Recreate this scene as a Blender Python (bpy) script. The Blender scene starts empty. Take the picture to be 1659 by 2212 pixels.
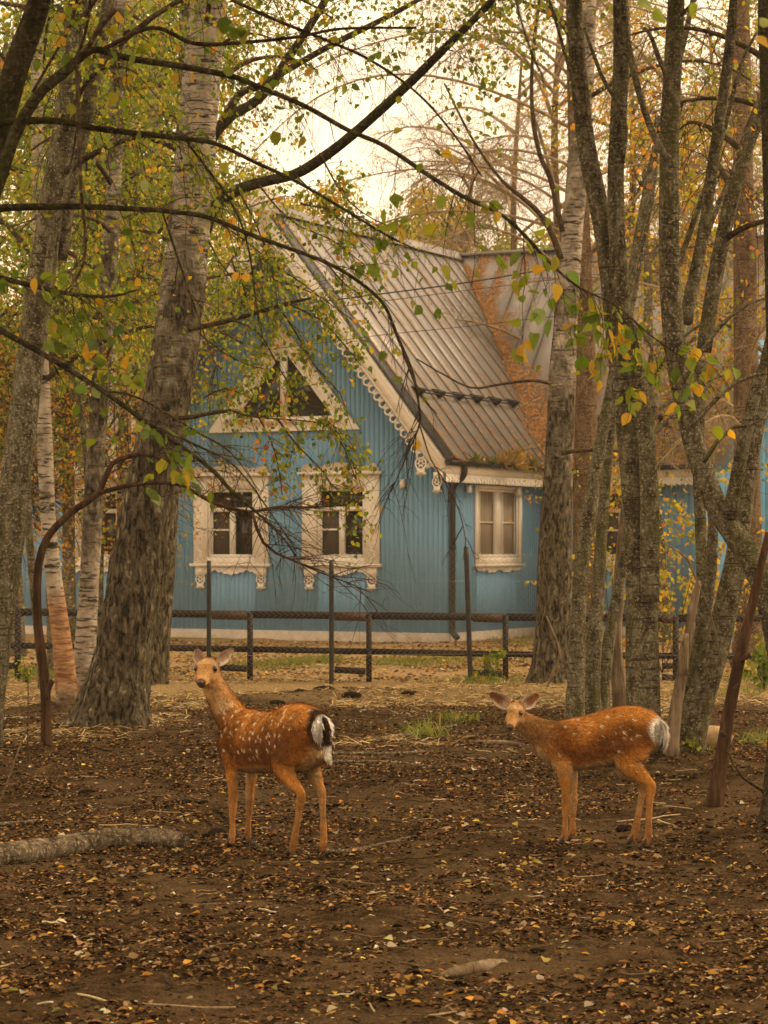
import bpy, bmesh, math, random
import numpy as np
from mathutils import Vector

# ------------------------------------------------------------------ camera, sky, sun, exposure
SC = bpy.context.scene
COL = SC.collection
PW, PH, FPX, HORIZON, CAMH = 1659.0, 2212.0, 5200.0, 1185.0, 1.7   # picture frame, focal length in its pixels, horizon row, eye height
cam_d = bpy.data.cameras.new('camera'); cam = bpy.data.objects.new('camera', cam_d); COL.objects.link(cam)
cam_d.sensor_fit = 'VERTICAL'; cam_d.sensor_height = 36.0; cam_d.sensor_width = 27.0
cam_d.lens = 36.0 * FPX / PH
cam_d.shift_y = (HORIZON - PH / 2) / PH
cam_d.clip_start = 0.1; cam_d.clip_end = 900
cam_d.dof.use_dof = True; cam_d.dof.focus_distance = 14.5; cam_d.dof.aperture_fstop = 9.0
cam.location = (0, 0, CAMH); cam.rotation_euler = (math.radians(90), 0, 0)
SC.camera = cam

SUN_EL, SUN_AZ = math.radians(45), math.radians(72)     # azimuth from +Y towards +X
world = bpy.data.worlds.new('World'); SC.world = world; world.use_nodes = True
wn, wl = world.node_tree.nodes, world.node_tree.links
wn.clear()
w_out = wn.new('ShaderNodeOutputWorld'); w_bg = wn.new('ShaderNodeBackground'); w_sky = wn.new('ShaderNodeTexSky')
w_sky.sky_type = 'NISHITA'; w_sky.sun_disc = False
w_sky.sun_elevation = SUN_EL; w_sky.sun_rotation = SUN_AZ
w_sky.dust_density = 4.0; w_sky.air_density = 1.0; w_sky.ozone_density = 0.5
w_mix = wn.new('ShaderNodeMix'); w_mix.data_type = 'RGBA'
w_mix.inputs[0].default_value = 0.88                       # thick warm overcast veils the blue
w_mix.inputs[7].default_value = (20.0, 15.4, 10.4, 1)
wl.new(w_sky.outputs[0], w_mix.inputs[6]); wl.new(w_mix.outputs[2], w_bg.inputs[0])
w_bg.inputs[1].default_value = 0.1
wl.new(w_bg.outputs[0], w_out.inputs[0])

sun_d = bpy.data.lights.new('sun', 'SUN'); sun = bpy.data.objects.new('sun', sun_d); COL.objects.link(sun)
sun_d.energy = 3.0; sun_d.angle = math.radians(16); sun_d.color = (1.0, 0.78, 0.50)
sun_dir = Vector((math.sin(SUN_AZ) * math.cos(SUN_EL), math.cos(SUN_AZ) * math.cos(SUN_EL), math.sin(SUN_EL)))
sun.rotation_euler = sun_dir.to_track_quat('Z', 'Y').to_euler()
SC.view_settings.view_transform = 'Standard'; SC.view_settings.look = 'None'
SC.view_settings.exposure = 0.0; SC.view_settings.gamma = 1.0; SC.view_settings.use_curve_mapping = False
SC.render.engine = 'CYCLES'
SC.cycles.max_bounces = 5; SC.cycles.diffuse_bounces = 3; SC.cycles.glossy_bounces = 2; SC.cycles.transmission_bounces = 3; SC.cycles.volume_bounces = 0
SC.cycles.use_denoising = True

# ------------------------------------------------------------------ helpers
rng = np.random.default_rng(11)
random.seed(5)
A = np.array
def at(x, y, Z):                       # a point Z metres away that stands at this place in the frame
    return A([(x - PW / 2) / FPX * Z, Z, CAMH - (y - HORIZON) / FPX * Z])
def ndist(y): return FPX * CAMH / (y - HORIZON)
def nrm(v): return v / (np.linalg.norm(v, axis=-1, keepdims=True) + 1e-12)

def _h(ix, iy, iz):
    n = (ix * 374761393 + iy * 668265263 + iz * 1274126177) & 0x7fffffff
    n = ((n ^ (n >> 13)) * 1274126177) & 0x7fffffff
    return ((n ^ (n >> 16)) & 0xffff) / 65535.0
def vnoise(P):                         # smooth value noise in 0..1
    P = np.asarray(P, float); I = np.floor(P).astype(np.int64); f = P - I; f = f * f * (3 - 2 * f)
    x, y, z = I[..., 0], I[..., 1], I[..., 2]; fx, fy, fz = f[..., 0], f[..., 1], f[..., 2]
    def l(a, b, t): return a + (b - a) * t
    return l(l(l(_h(x, y, z), _h(x+1, y, z), fx), l(_h(x, y+1, z), _h(x+1, y+1, z), fx), fy),
             l(l(_h(x, y, z+1), _h(x+1, y, z+1), fx), l(_h(x, y+1, z+1), _h(x+1, y+1, z+1), fx), fy), fz)
def fbm(P, o=3):
    P = np.asarray(P, float); s = 0; a = .5; t = 0
    for k in range(o): s = s + a * vnoise(P * 2 ** k + 17.3 * k); t += a; a *= .5
    return s / t

def empty(name, loc=(0, 0, 0), label=None, cat=None, group=None, kind=None):
    o = bpy.data.objects.new(name, None); COL.objects.link(o); o.location = tuple(float(c) for c in loc)
    o.empty_display_size = .1
    return tag(o, label, cat, group, kind)
def tag(o, label=None, cat=None, group=None, kind=None):
    if label: o['label'] = label
    if cat: o['category'] = cat
    if group: o['group'] = group
    if kind: o['kind'] = kind
    return o
def wloc(o):
    v = A(o.location)
    while o.parent: o = o.parent; v = v + A(o.location)
    return v
def mesh_data(name, V, faces, mat, smooth=False, col=None, aux=None):
    V = np.asarray(V, np.float32)
    if isinstance(faces, np.ndarray): faces = [faces]
    faces = [np.asarray(f, np.int32) for f in faces if len(f)]
    me = bpy.data.meshes.new(name)
    loops = np.concatenate([f.ravel() for f in faces]); tot = np.concatenate([np.full(len(f), f.shape[1], np.int32) for f in faces])
    start = np.concatenate([[0], np.cumsum(tot)[:-1]]).astype(np.int32)
    me.vertices.add(len(V)); me.vertices.foreach_set('co', V.ravel())
    me.loops.add(len(loops)); me.loops.foreach_set('vertex_index', loops)
    me.polygons.add(len(tot)); me.polygons.foreach_set('loop_start', start); me.polygons.foreach_set('loop_total', tot)
    if smooth: me.polygons.foreach_set('use_smooth', np.ones(len(tot), bool))
    if col is not None:
        a = me.attributes.new('col', 'FLOAT_COLOR', 'POINT'); c = np.ones((len(V), 4), np.float32); c[:, :3] = col
        a.data.foreach_set('color', c.ravel())
    if aux is not None:
        a = me.attributes.new('aux', 'FLOAT', 'POINT'); a.data.foreach_set('value', np.asarray(aux, np.float32))
    me.update(calc_edges=True)
    if mat: me.materials.append(mat)
    return me
def obj(name, me, parent=None, loc=None, label=None, cat=None, group=None, kind=None):
    o = bpy.data.objects.new(name, me); COL.objects.link(o)
    if parent is not None: o.parent = parent
    if loc is not None: o.location = tuple(float(c) for c in loc)
    return tag(o, label, cat, group, kind)
def part(name, V, faces, mat, parent=None, smooth=False, col=None, aux=None, **kw):
    """mesh given in world coordinates, stored relative to its parent (or to its own base when top-level)"""
    V = np.asarray(V, float)
    if parent is not None: off = wloc(parent); loc = None
    else: off = A([V[:, 0].mean(), V[:, 1].mean(), V[:, 2].min()]); loc = off
    return obj(name, mesh_data(name, V - off, faces, mat, smooth, col, aux), parent, loc, **kw)

class MB:                               # collects pieces of ONE mesh
    def __init__(s): s.V = []; s.F = {}; s.C = []; s.X = []; s.n = 0
    def add(s, V, F, col=None, aux=None):
        V = np.asarray(V, float)
        if isinstance(F, np.ndarray) or (len(F) and np.isscalar(F[0][0])): F = [np.asarray(F)]
        for f in F:
            f = np.asarray(f)
            if len(f): s.F.setdefault(f.shape[1], []).append(f + s.n)
        s.V.append(V); s.n += len(V)
        if col is not None: s.C.append(np.broadcast_to(col, (len(V), 3)))
        if aux is not None: s.X.append(np.broadcast_to(aux, (len(V),)))
        return s
    def get(s):
        return np.concatenate(s.V), [np.concatenate(f) for f in s.F.values()]
    def part(s, name, mat, parent=None, smooth=False, **kw):
        V, F = s.get()
        return part(name, V, F, mat, parent, smooth, np.concatenate(s.C) if s.C else None, np.concatenate(s.X) if s.X else None, **kw)

BOXF = A([[0, 3, 2, 1], [4, 5, 6, 7], [0, 1, 5, 4], [1, 2, 6, 5], [2, 3, 7, 6], [3, 0, 4, 7]])
def box8(o, a, b, c):                   # corner + three edge vectors
    o, a, b, c = map(lambda v: np.asarray(v, float), (o, a, b, c))
    return A([o, o + a, o + a + b, o + b, o + c, o + a + c, o + a + b + c, o + b + c])
def prism(poly, ext):                   # planar polygon (n,3) extruded by ext
    poly = np.asarray(poly, float); n = len(poly); V = np.concatenate([poly, poly + ext])
    q = A([[i, (i + 1) % n, n + (i + 1) % n, n + i] for i in range(n)])
    return V, [q, A([list(range(n))[::-1]]), A([list(range(n, 2 * n))])]
def spline(P, n):                       # Catmull-Rom through rows of P (any columns)
    P = np.asarray(P, float); k = len(P)
    Q = np.concatenate([[2 * P[0] - P[1]], P, [2 * P[-1] - P[-2]]])
    t = np.linspace(0, k - 1 - 1e-9, n); i = t.astype(int); f = (t - i)[:, None]
    a, b, c, d = Q[i], Q[i + 1], Q[i + 2], Q[i + 3]
    return .5 * (2 * b + (c - a) * f + (2 * a - 5 * b + 4 * c - d) * f ** 2 + (3 * b - a - 3 * c + d) * f ** 3)
def tube(P, R, sides=8, up=None, cap=True, Rb=None):
    """tube along P (n,3); R radius across the second axis, Rb across the first; returns V, faces, ring index, angle"""
    P = np.asarray(P, float); n = len(P); R = np.broadcast_to(R, (n,)).astype(float); Rb = R if Rb is None else np.broadcast_to(Rb, (n,)).astype(float)
    T = nrm(np.gradient(P, axis=0))
    ref = A([0, 0, 1.0]) if up is None else np.asarray(up, float)
    if up is None and abs(T[:, 2]).mean() > .8: ref = A([0, 1.0, 0])
    U = np.zeros_like(P); u = nrm(np.cross(T[0], np.cross(ref, T[0])))
    for i in range(n):
        u = nrm(u - T[i] * np.dot(u, T[i])) if up is None else nrm(ref - T[i] * np.dot(ref, T[i]))
        U[i] = u
    S = np.cross(T, U)
    a = np.arange(sides) * 2 * math.pi / sides
    V = P[:, None] + U[:, None] * (np.cos(a)[None, :, None] * Rb[:, None, None]) + S[:, None] * (np.sin(a)[None, :, None] * R[:, None, None])
    i = np.arange(n - 1)[:, None] * sides; j = np.arange(sides)[None]; k = (j + 1) % sides
    F = np.stack([i + j, i + k, i + sides + k, i + sides + j], -1).reshape(-1, 4)
    V = V.reshape(-1, 3); fs = [F]
    if cap:
        V = np.concatenate([V, [P[0]], [P[-1]]]); c0, c1 = len(V) - 2, len(V) - 1
        j = np.arange(sides); k = (j + 1) % sides
        fs.append(np.concatenate([np.stack([k, j, np.full(sides, c0)], -1), np.stack([(n-1)*sides + j, (n-1)*sides + k, np.full(sides, c1)], -1)]))
    return V, fs
def tubes(P, R, sides=3):               # many thin tubes at once: P (N,k,3), R (N,k)
    N, k, _ = P.shape; T = nrm(np.gradient(P, axis=1))
    ref = nrm(A([.31, .52, .79])); U = nrm(np.cross(T, np.cross(ref, T))); S = np.cross(T, U)
    a = np.arange(sides) * 2 * math.pi / sides
    V = P[:, :, None] + (U[:, :, None] * np.cos(a)[:, None] + S[:, :, None] * np.sin(a)[:, None]) * R[:, :, None, None]
    b = (np.arange(N) * k * sides)[:, None, None]; i = (np.arange(k - 1) * sides)[None, :, None]; j = np.arange(sides)[None, None]; m = (j + 1) % sides
    F = np.stack([b + i + j, b + i + m, b + i + sides + m, b + i + sides + j], -1).reshape(-1, 4)
    return V.reshape(-1, 3), F
def leaf_quads(P, D, Nn, L, Wd, fold=.25, six=False):
    """many leaves: base P, direction D, face normal Nn, length L, width Wd"""
    P = np.asarray(P); D = nrm(D); S = nrm(np.cross(D, Nn)); Nn = np.cross(S, D); L = L[:, None]; Wd = Wd[:, None]; n = len(P)
    tip = P + D * L - Nn * L * .12
    if not six:
        m = P + D * L * .45; V = np.stack([P, m + S * Wd * .5 + Nn * Wd * fold, tip, m - S * Wd * .5 + Nn * Wd * fold], 1)
        F = (np.arange(n) * 4)[:, None] + A([[0, 1, 2, 3]]); return V.reshape(-1, 3), F, 4
    a, b = P + D * L * .28, P + D * L * .66
    V = np.stack([P, a + S * Wd * .5 + Nn * Wd * fold, b + S * Wd * .42 + Nn * Wd * fold * .7, tip, b - S * Wd * .42 + Nn * Wd * fold * .7, a - S * Wd * .5 + Nn * Wd * fold], 1)
    F = ((np.arange(n) * 6)[:, None, None] + A([[0, 1, 2, 3], [0, 3, 4, 5]])[None]).reshape(-1, 4)
    return V.reshape(-1, 3), F, 6
def rdir(n, r=rng): return nrm(r.normal(size=(n, 3)))
def pick(cols, w, n, r=rng, jit=.25):
    c = A(cols)[r.choice(len(cols), n, p=A(w) / sum(w))]
    return c * (1 + r.uniform(-jit, jit, (n, 1))) * (1 + r.uniform(-.08, .08, (n, 3)))

# ------------------------------------------------------------------ materials
class NT:
    def __init__(s, name):
        s.m = bpy.data.materials.new(name); s.m.use_nodes = True; s.t = s.m.node_tree; s.t.nodes.clear()
        s.out = s.n('ShaderNodeOutputMaterial')
    def n(s, t, **kw):
        x = s.t.nodes.new(t)
        for k, v in kw.items(): setattr(x, k, v)
        return x
    def set(s, sock, v):
        if isinstance(v, bpy.types.NodeSocket): s.t.links.new(v, sock)
        elif v is not None:
            if isinstance(v, (tuple, list)) and len(v) == 3 and sock.type == 'RGBA': v = (*v, 1)
            sock.default_value = v
    def coord(s, scale=(1, 1, 1), rot=(0, 0, 0), kind='Object'):
        c = s.n('ShaderNodeTexCoord'); m = s.n('ShaderNodeMapping'); m.inputs['Scale'].default_value = scale; m.inputs['Rotation'].default_value = rot
        s.t.links.new(c.outputs[kind], m.inputs[0]); return m.outputs[0]
    def noise(s, vec, scale=5, detail=4, rough=.6, dist=0):
        x = s.n('ShaderNodeTexNoise'); s.set(x.inputs['Vector'], vec); x.inputs['Scale'].default_value = scale; x.inputs['Detail'].default_value = detail
        x.inputs['Roughness'].default_value = rough; x.inputs['Distortion'].default_value = dist; return x.outputs[0]
    def vor(s, vec, scale=5, out=0, feat='F1'):
        x = s.n('ShaderNodeTexVoronoi', feature=feat); s.set(x.inputs['Vector'], vec); x.inputs['Scale'].default_value = scale; return x.outputs[out]
    def ramp(s, f, stops, interp='LINEAR'):
        x = s.n('ShaderNodeValToRGB'); s.set(x.inputs[0], f); r = x.color_ramp; r.interpolation = interp
        while len(r.elements) < len(stops): r.elements.new(.5)
        for e, (p, c) in zip(r.elements, stops):
            e.position = p; e.color = (*c, 1) if isinstance(c, (tuple, list)) else (c, c, c, 1)
        return x.outputs[0]
    def mix(s, f, a, b, blend='MIX'):
        x = s.n('ShaderNodeMix', data_type='RGBA', blend_type=blend); s.set(x.inputs[0], f); s.set(x.inputs[6], a); s.set(x.inputs[7], b); return x.outputs[2]
    def math(s, op, a, b=None, c=None):
        x = s.n('ShaderNodeMath', operation=op); s.set(x.inputs[0], a)
        if b is not None: s.set(x.inputs[1], b)
        if c is not None: s.set(x.inputs[2], c)
        return x.outputs[0]
    def attr(s, name, out='Color'):
        x = s.n('ShaderNodeAttribute', attribute_name=name); return x.outputs[out]
    def bump(s, h, strength=.5, dist=.02, nrm_in=None):
        x = s.n('ShaderNodeBump'); s.set(x.inputs['Height'], h); x.inputs['Strength'].default_value = strength; x.inputs['Distance'].default_value = dist
        if nrm_in is not None: s.set(x.inputs['Normal'], nrm_in)
        return x.outputs[0]
    def bsdf(s, col, rough=.8, normal=None, metal=0, spec=.3, **kw):
        x = s.n('ShaderNodeBsdfPrincipled'); s.set(x.inputs['Base Color'], col); s.set(x.inputs['Roughness'], rough); x.inputs['Metallic'].default_value = metal
        x.inputs['Specular IOR Level'].default_value = spec
        if normal is not None: s.set(x.inputs['Normal'], normal)
        for k, v in kw.items(): s.set(x.inputs[k], v)
        s.t.links.new(x.outputs[0], s.out.inputs[0]); return s.m

def simple(name, col, rough=.7, var=.25, scale=8, bump=.15, metal=0, spec=.3, stretch=(1, 1, 1), dirt=None):
    t = NT(name); c = t.coord(stretch); n = t.noise(c, scale, 5)
    a = tuple(x * (1 - var) for x in col); b = tuple(min(1, x * (1 + var)) for x in col)
    k = t.ramp(n, [(.3, a), (.7, b)])
    if dirt: k = t.mix(t.ramp(t.noise(t.coord(), dirt[1], 6, .7), [(.52, 0.), (.72, dirt[2])]), k, dirt[0])
    return t.bsdf(k, rough, t.bump(n, bump, .01) if bump else None, metal, spec)

def leaf_mat(name, src, gloss=.15):
    t = NT(name)
    if src == 'attr': c = t.attr('col')
    else: c = t.n('ShaderNodeObjectInfo').outputs['Color']
    v = t.noise(t.coord(), 55, 3); c = t.mix(.5, c, t.mix(1, c, t.ramp(v, [(.3, .55), (.7, 1.3)]), 'MULTIPLY'))
    d = t.n('ShaderNodeBsdfDiffuse'); tr = t.n('ShaderNodeBsdfTranslucent'); g = t.n('ShaderNodeBsdfGlossy'); g.inputs['Roughness'].default_value = .45
    t.set(d.inputs[0], c); t.set(tr.inputs[0], t.mix(1, c, (1.5, 1.35, .7), 'MULTIPLY'))
    m = t.n('ShaderNodeMixShader'); m.inputs[0].default_value = .5; t.t.links.new(d.outputs[0], m.inputs[1]); t.t.links.new(tr.outputs[0], m.inputs[2])
    m2 = t.n('ShaderNodeMixShader'); m2.inputs[0].default_value = gloss * .12; t.t.links.new(m.outputs[0], m2.inputs[1]); t.t.links.new(g.outputs[0], m2.inputs[2])
    t.t.links.new(m2.outputs[0], t.out.inputs[0]); return t.m
M_LEAF = leaf_mat('foliage_leaf', 'attr'); M_LEAFO = leaf_mat('single_leaf', 'obj')

def litter_mat():
    t = NT('dead_leaf'); c = t.attr('col'); v = t.noise(t.coord(), 70, 3); c = t.mix(1, c, t.ramp(v, [(.3, .6), (.7, 1.3)]), 'MULTIPLY')
    return t.bsdf(c, .9, None, 0, .03)
M_LITTER = litter_mat()

def birch_mat(name='birch_bark', peel=False):
    t = NT(name); o = t.coord(); age = t.attr('aux', 'Fac')
    patch = t.noise(o, 2.6, 6, .7)
    lent = t.noise(t.coord((5, 5, 42)), 1.0, 5, .75, .4)
    band = t.noise(t.coord((1.4, 1.4, 8)), 1.3, 6, .75)
    fine = t.noise(o, 34, 5, .7)
    white = t.ramp(t.noise(o, 6, 5, .7), [(.3, (.20, .155, .10)), (.5, (.38, .31, .225)), (.72, (.54, .45, .34))])
    dark = t.ramp(fine, [(.32, (.010, .008, .004)), (.52, (.036, .029, .015)), (.75, (.10, .08, .042))])
    plate = t.noise(t.coord((16, 16, 5.5)), 1.4, 8, .72, .6)
    rough_bark = t.ramp(plate, [(.36, (.014, .011, .006)), (.43, (.055, .043, .022)), (.49, (.155, .118, .066)), (.62, (.32, .255, .165)), (.8, (.17, .145, .065))])  # darkest stops paint in the shade between the bark plates
    l = t.ramp(lent, [(.555, 0.), (.60, 1.)]); b = t.ramp(band, [(.57, 0.), (.61, 1.)])
    k = t.mix(t.math('MULTIPLY', l, .85), white, dark); k = t.mix(b, k, dark)
    f = t.math('ADD', t.math('MULTIPLY', patch, .9), age); fr = t.ramp(f, [(.66, 0.), (.84, 1.)])
    k = t.mix(fr, k, rough_bark)
    if peel:                                # orange under-bark laid bare low on the stem
        sp = t.n('ShaderNodeSeparateXYZ'); t.t.links.new(o, sp.inputs[0]); zz = t.math('MULTIPLY_ADD', patch, .9, sp.outputs[2])
        k = t.mix(t.ramp(t.math('MULTIPLY', zz, .4), [(.20, 0.), (.28, .9), (.60, .85), (.74, 0.)]), k, t.ramp(t.noise(t.coord((3, 3, 12)), 2, 5), [(.35, (.22, .085, .03)), (.6, (.46, .23, .10))]))
    h = t.math('ADD', t.math('MULTIPLY', t.ramp(plate, [(.38, 0.), (.6, 1.)]), fr), t.math('MULTIPLY', t.math('SUBTRACT', fine, l), .3))
    return t.bsdf(k, .85, t.bump(h, 1.0, .04), 0, .05)
M_BIRCH = birch_mat(); M_PEEL = birch_mat('peeling_birch_bark', True)

def lichen_mat(name, c1, c2, c3, moss=(.085, .085, .02), mossy=.6):
    t = NT(name); o = t.coord(); n = t.noise(t.coord((1, 1, .6)), 16, 7, .75); p = t.noise(t.coord((3, 3, 1.2)), 1.5, 5, .65)
    sc = t.noise(o, 48, 5, .75); big = t.noise(t.coord((2, 2, .9)), 3.2, 5, .7)
    k = t.ramp(n, [(.34, c1), (.46, c2), (.62, c3)])  # dark low end also paints shade into the bark furrows
    k = t.mix(t.ramp(big, [(.50, 0.), (.62, .75)]), k, c1)
    k = t.mix(t.ramp(sc, [(.56, 0.), (.62, .8)]), k, tuple(min(1, x * 1.5) for x in c3))
    k = t.mix(t.ramp(t.noise(t.coord((4, 4, 46)), 1., 4), [(.58, 0.), (.63, .8)]), k, c1)
    k = t.mix(t.ramp(p, [(.5, 0.), (.64, mossy)]), k, moss)
    k = t.mix(1, k, t.ramp(sc, [(.3, .45), (.7, 1.4)]), 'MULTIPLY')
    h = t.math('ADD', t.math('MULTIPLY', n, .7), t.math('MULTIPLY', sc, .5))
    return t.bsdf(k, .9, t.bump(h, 1.0, .03), 0, .04)
M_GREY = lichen_mat('grey_lichen_bark', (.034, .025, .013), (.13, .104, .058), (.25, .215, .14))
M_ALDER = lichen_mat('dark_alder_bark', (.022, .016, .009), (.055, .042, .024), (.10, .08, .045))
M_TWIG = lichen_mat('twig_bark', (.03, .018, .010), (.075, .05, .028), (.13, .09, .05), mossy=.2)
M_PINE = lichen_mat('conifer_bark', (.06, .034, .016), (.15, .095, .05), (.22, .15, .085), mossy=.15)
M_GLARETWIG = simple('glare_paled_twig', (.30, .215, .12), .9, .4, 6, 0)  # pale tan holds the glare of the bright sky on bare twigs
def streak_mat(name, a, b, c):
    t = NT(name); n = t.noise(t.coord((14, 14, 1.6)), 1.8, 6, .7); m = t.noise(t.coord(), 3, 4)
    k = t.ramp(n, [(.3, a), (.5, b), (.75, c)]); k = t.mix(t.ramp(m, [(.45, 0.), (.6, .6)]), k, a)
    return t.bsdf(k, .7, t.bump(n, 1.0, .03), 0, .06)
M_STRIP = streak_mat('stripped_red_wood', (.022, .011, .006), (.075, .036, .017), (.17, .10, .05))
M_SNAG = streak_mat('bleached_wood', (.07, .042, .02), (.24, .17, .10), (.38, .30, .20))
M_LOG = lichen_mat('weathered_log', (.04, .027, .015), (.14, .103, .062), (.27, .21, .14), mossy=.25)
# ------------------------------------------------------------------ ground
MOUNDS = []                              # earth heaped round the trunks
for px, py, hgt, rad in [(240, 1592, .10, .9), (150, 1532, .06, .6), (100, 1630, .05, .28), (1400, 1662, .08, .6), (1480, 1660, .09, .5), (1245, 1556, .05, .5),
                         (1548, 1757, .04, .25), (1670, 1822, .10, .4), (1190, 1484, .06, .7), (325, 1482, .06, .6)]:
    Z = ndist(py); MOUNDS.append((*at(px, py, Z)[:2], hgt, rad))
def gz(x, y):
    x = np.asarray(x, float); y = np.asarray(y, float); o = np.zeros(np.broadcast(x, y).shape)
    z = .07 * (fbm(np.stack([x * .45 + 3, y * .45, o], -1), 2) - .5) + .05 * (fbm(np.stack([x * 1.7, y * 1.7, o + 5], -1), 2) - .5)
    z = z * np.clip((y - 5) / 6, 0, 1)
    for mx, my, h, r in MOUNDS: z = z + h * np.exp(-((x - mx) ** 2 + (y - my) ** 2) / r ** 2)
    z = z + .10 * np.exp(-((y - 27.6 - .5 * np.sin(x * .9)) / .45) ** 2) * np.exp(-((x - .2) / 2.6) ** 2)      # low bank of dug soil inside the fence
    return z
def ground_mat():
    t = NT('forest_soil'); o = t.coord(); sep = t.n('ShaderNodeSeparateXYZ'); t.t.links.new(o, sep.inputs[0]); Y = sep.outputs[1]
    big = t.noise(o, .8, 5, .6); mid = t.noise(o, 7, 6, .7); fine = t.noise(o, 60, 4, .7); gr = t.vor(o, 55, 0)
    soil = t.ramp(mid, [(.28, (.018, .011, .006)), (.48, (.060, .037, .018)), (.66, (.105, .068, .034)), (.8, (.14, .092, .048))])
    soil = t.mix(t.ramp(big, [(.45, 0.), (.62, .6)]), soil, (.118, .078, .040))
    soil = t.mix(t.ramp(t.noise(o, 3.1, 5, .7), [(.60, 0.), (.68, .85)]), soil, (.022, .016, .011))
    soil = t.mix(1, soil, t.ramp(fine, [(.25, .5), (.75, 1.4)]), 'MULTIPLY')
    straw = t.ramp(t.noise(t.coord((22, 5, 1), (0, 0, .5)), 2.2, 5, .7), [(.3, (.12, .08, .036)), (.55, (.34, .235, .11)), (.75, (.48, .355, .18))])
    yard = t.ramp(t.noise(o, 14, 6, .75), [(.3, (.19, .115, .05)), (.5, (.39, .25, .115)), (.7, (.52, .365, .19))])
    green = t.ramp(t.noise(t.coord((.55, 1.5, 1)), .9, 4, .6), [(.54, 0.), (.64, .75)])
    yard = t.mix(green, yard, (.14, .17, .025))
    wob = t.math('MULTIPLY_ADD', t.noise(o, 1.1, 3), 2.6, t.math('SUBTRACT', Y, 1.3))
    k = t.mix(t.ramp(t.math('MULTIPLY_ADD', wob, .2, -5.1), [(.15, 0.), (.6, .9)]), soil, straw)       # dry grass starts near 26 m
    k = t.mix(t.ramp(t.math('MULTIPLY_ADD', wob, .25, -7.6), [(.1, 0.), (.5, 1.)]), k, yard)            # the yard beyond the fence
    h = t.math('ADD', t.math('MULTIPLY', mid, .8), t.math('ADD', t.math('MULTIPLY', fine, .3), t.math('MULTIPLY', gr, .25)))
    return t.bsdf(k, .92, t.bump(h, 1.0, .05), 0, .0)
def axis(fine0, fine1, step, lo, hi, g=1.25):
    a = list(np.arange(fine0, fine1, step)); s = step
    while a[-1] < hi: s *= g; a.append(a[-1] + s)
    s = step
    while a[0] > lo: s *= g; a.insert(0, a[0] - s)
    return A(a)
gx, gy = axis(-5.6, 5.6, .045, -160, 160), np.concatenate([axis(7.5, 20, .05, -30, 20.01)[:-1], axis(20, 46, .11, 20, 420)])
X, Y = np.meshgrid(gx, gy); Zg = gz(X, Y)
near = np.clip((34 - Y) / 6, 0, 1) * np.clip((Y - 6) / 2, 0, 1)
Zg = Zg + near * (.052 * (fbm(np.stack([X * 5, Y * 5, X * 0 + 2], -1), 3) - .5) + .020 * (vnoise(np.stack([X * 17, Y * 17, X * 0 + 9], -1)) - .5))
i, j = np.meshgrid(np.arange(len(gy) - 1), np.arange(len(gx) - 1), indexing='ij'); nx = len(gx)
GF = np.stack([i * nx + j, i * nx + j + 1, (i + 1) * nx + j + 1, (i + 1) * nx + j], -1).reshape(-1, 4)
ground = obj('ground', mesh_data('ground', np.stack([X, Y, Zg], -1).reshape(-1, 3), GF, ground_mat(), True), kind='structure')

def in_view(n, y0, y1, r, power=1.0, margin=1.06):      # ground points inside the view, more of them near
    Yv = (r.uniform(y0 ** power, y1 ** power, n)) ** (1 / power); Xv = r.uniform(-1, 1, n) * Yv * PW / 2 / FPX * margin
    return Xv, Yv
r = np.random.default_rng(21)
DEAD = [(.070, .036, .014), (.145, .078, .031), (.27, .16, .068), (.46, .255, .05), (.42, .19, .05), (.45, .37, .24), (.045, .028, .016), (.5, .36, .07)]
def litter(name, n, y0, y1, w, size, r, lift=.004, tilt=.35, power=1.6, label=None, keep=None):
    Xv, Yv = in_view(n, y0, y1, r, power)
    k = r.uniform(0, 1, n) < np.clip((.65 * fbm(np.stack([Xv * 1.1, Yv * 1.1, Xv * 0], -1), 3) + .35 * vnoise(np.stack([Xv * 4.5, Yv * 4.5, Xv * 0 + 3], -1)) - .30) * 3.6, .10, 1)
    if keep is not None: k &= keep(Xv, Yv)
    Xv, Yv = Xv[k], Yv[k]; n = len(Xv)
    P = np.stack([Xv, Yv, gz(Xv, Yv) + lift + r.uniform(0, .012, n)], -1); a = r.uniform(0, 6.283, n)
    D = np.stack([np.cos(a), np.sin(a), r.normal(0, tilt * .5, n)], -1); N = nrm(np.stack([r.normal(0, tilt, n), r.normal(0, tilt, n), np.ones(n)], -1))
    L = np.clip(np.exp(r.normal(-.12, .38, n)), .35, 2.0) * size; V, F, q = leaf_quads(P, D, N, L, L * r.uniform(.35, .9, n), .22, True)
    c = np.repeat(pick(DEAD, w, n, r, .35), q, 0)
    o = part(name, V, F, M_LITTER, None, False, c, label=label, cat='leaf litter', kind='stuff'); return o
litter('leaf_litter', 150000, 8.2, 28.5, [.40, .33, .13, .018, .018, .014, .18, .006], .029, r, tilt=.22, keep=lambda X, Y: r.uniform(0, 1, len(Y)) > np.clip((Y - 21) / 8, 0, .85), label='brown fallen leaves covering the muddy ground of the enclosure')
litter('yard_litter', 26000, 30.8, 44, [.05, .25, .32, .14, .1, .2, .03, .06], .05, r, power=1.2, label='pale fallen leaves strewn over the yard behind the fence')
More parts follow.
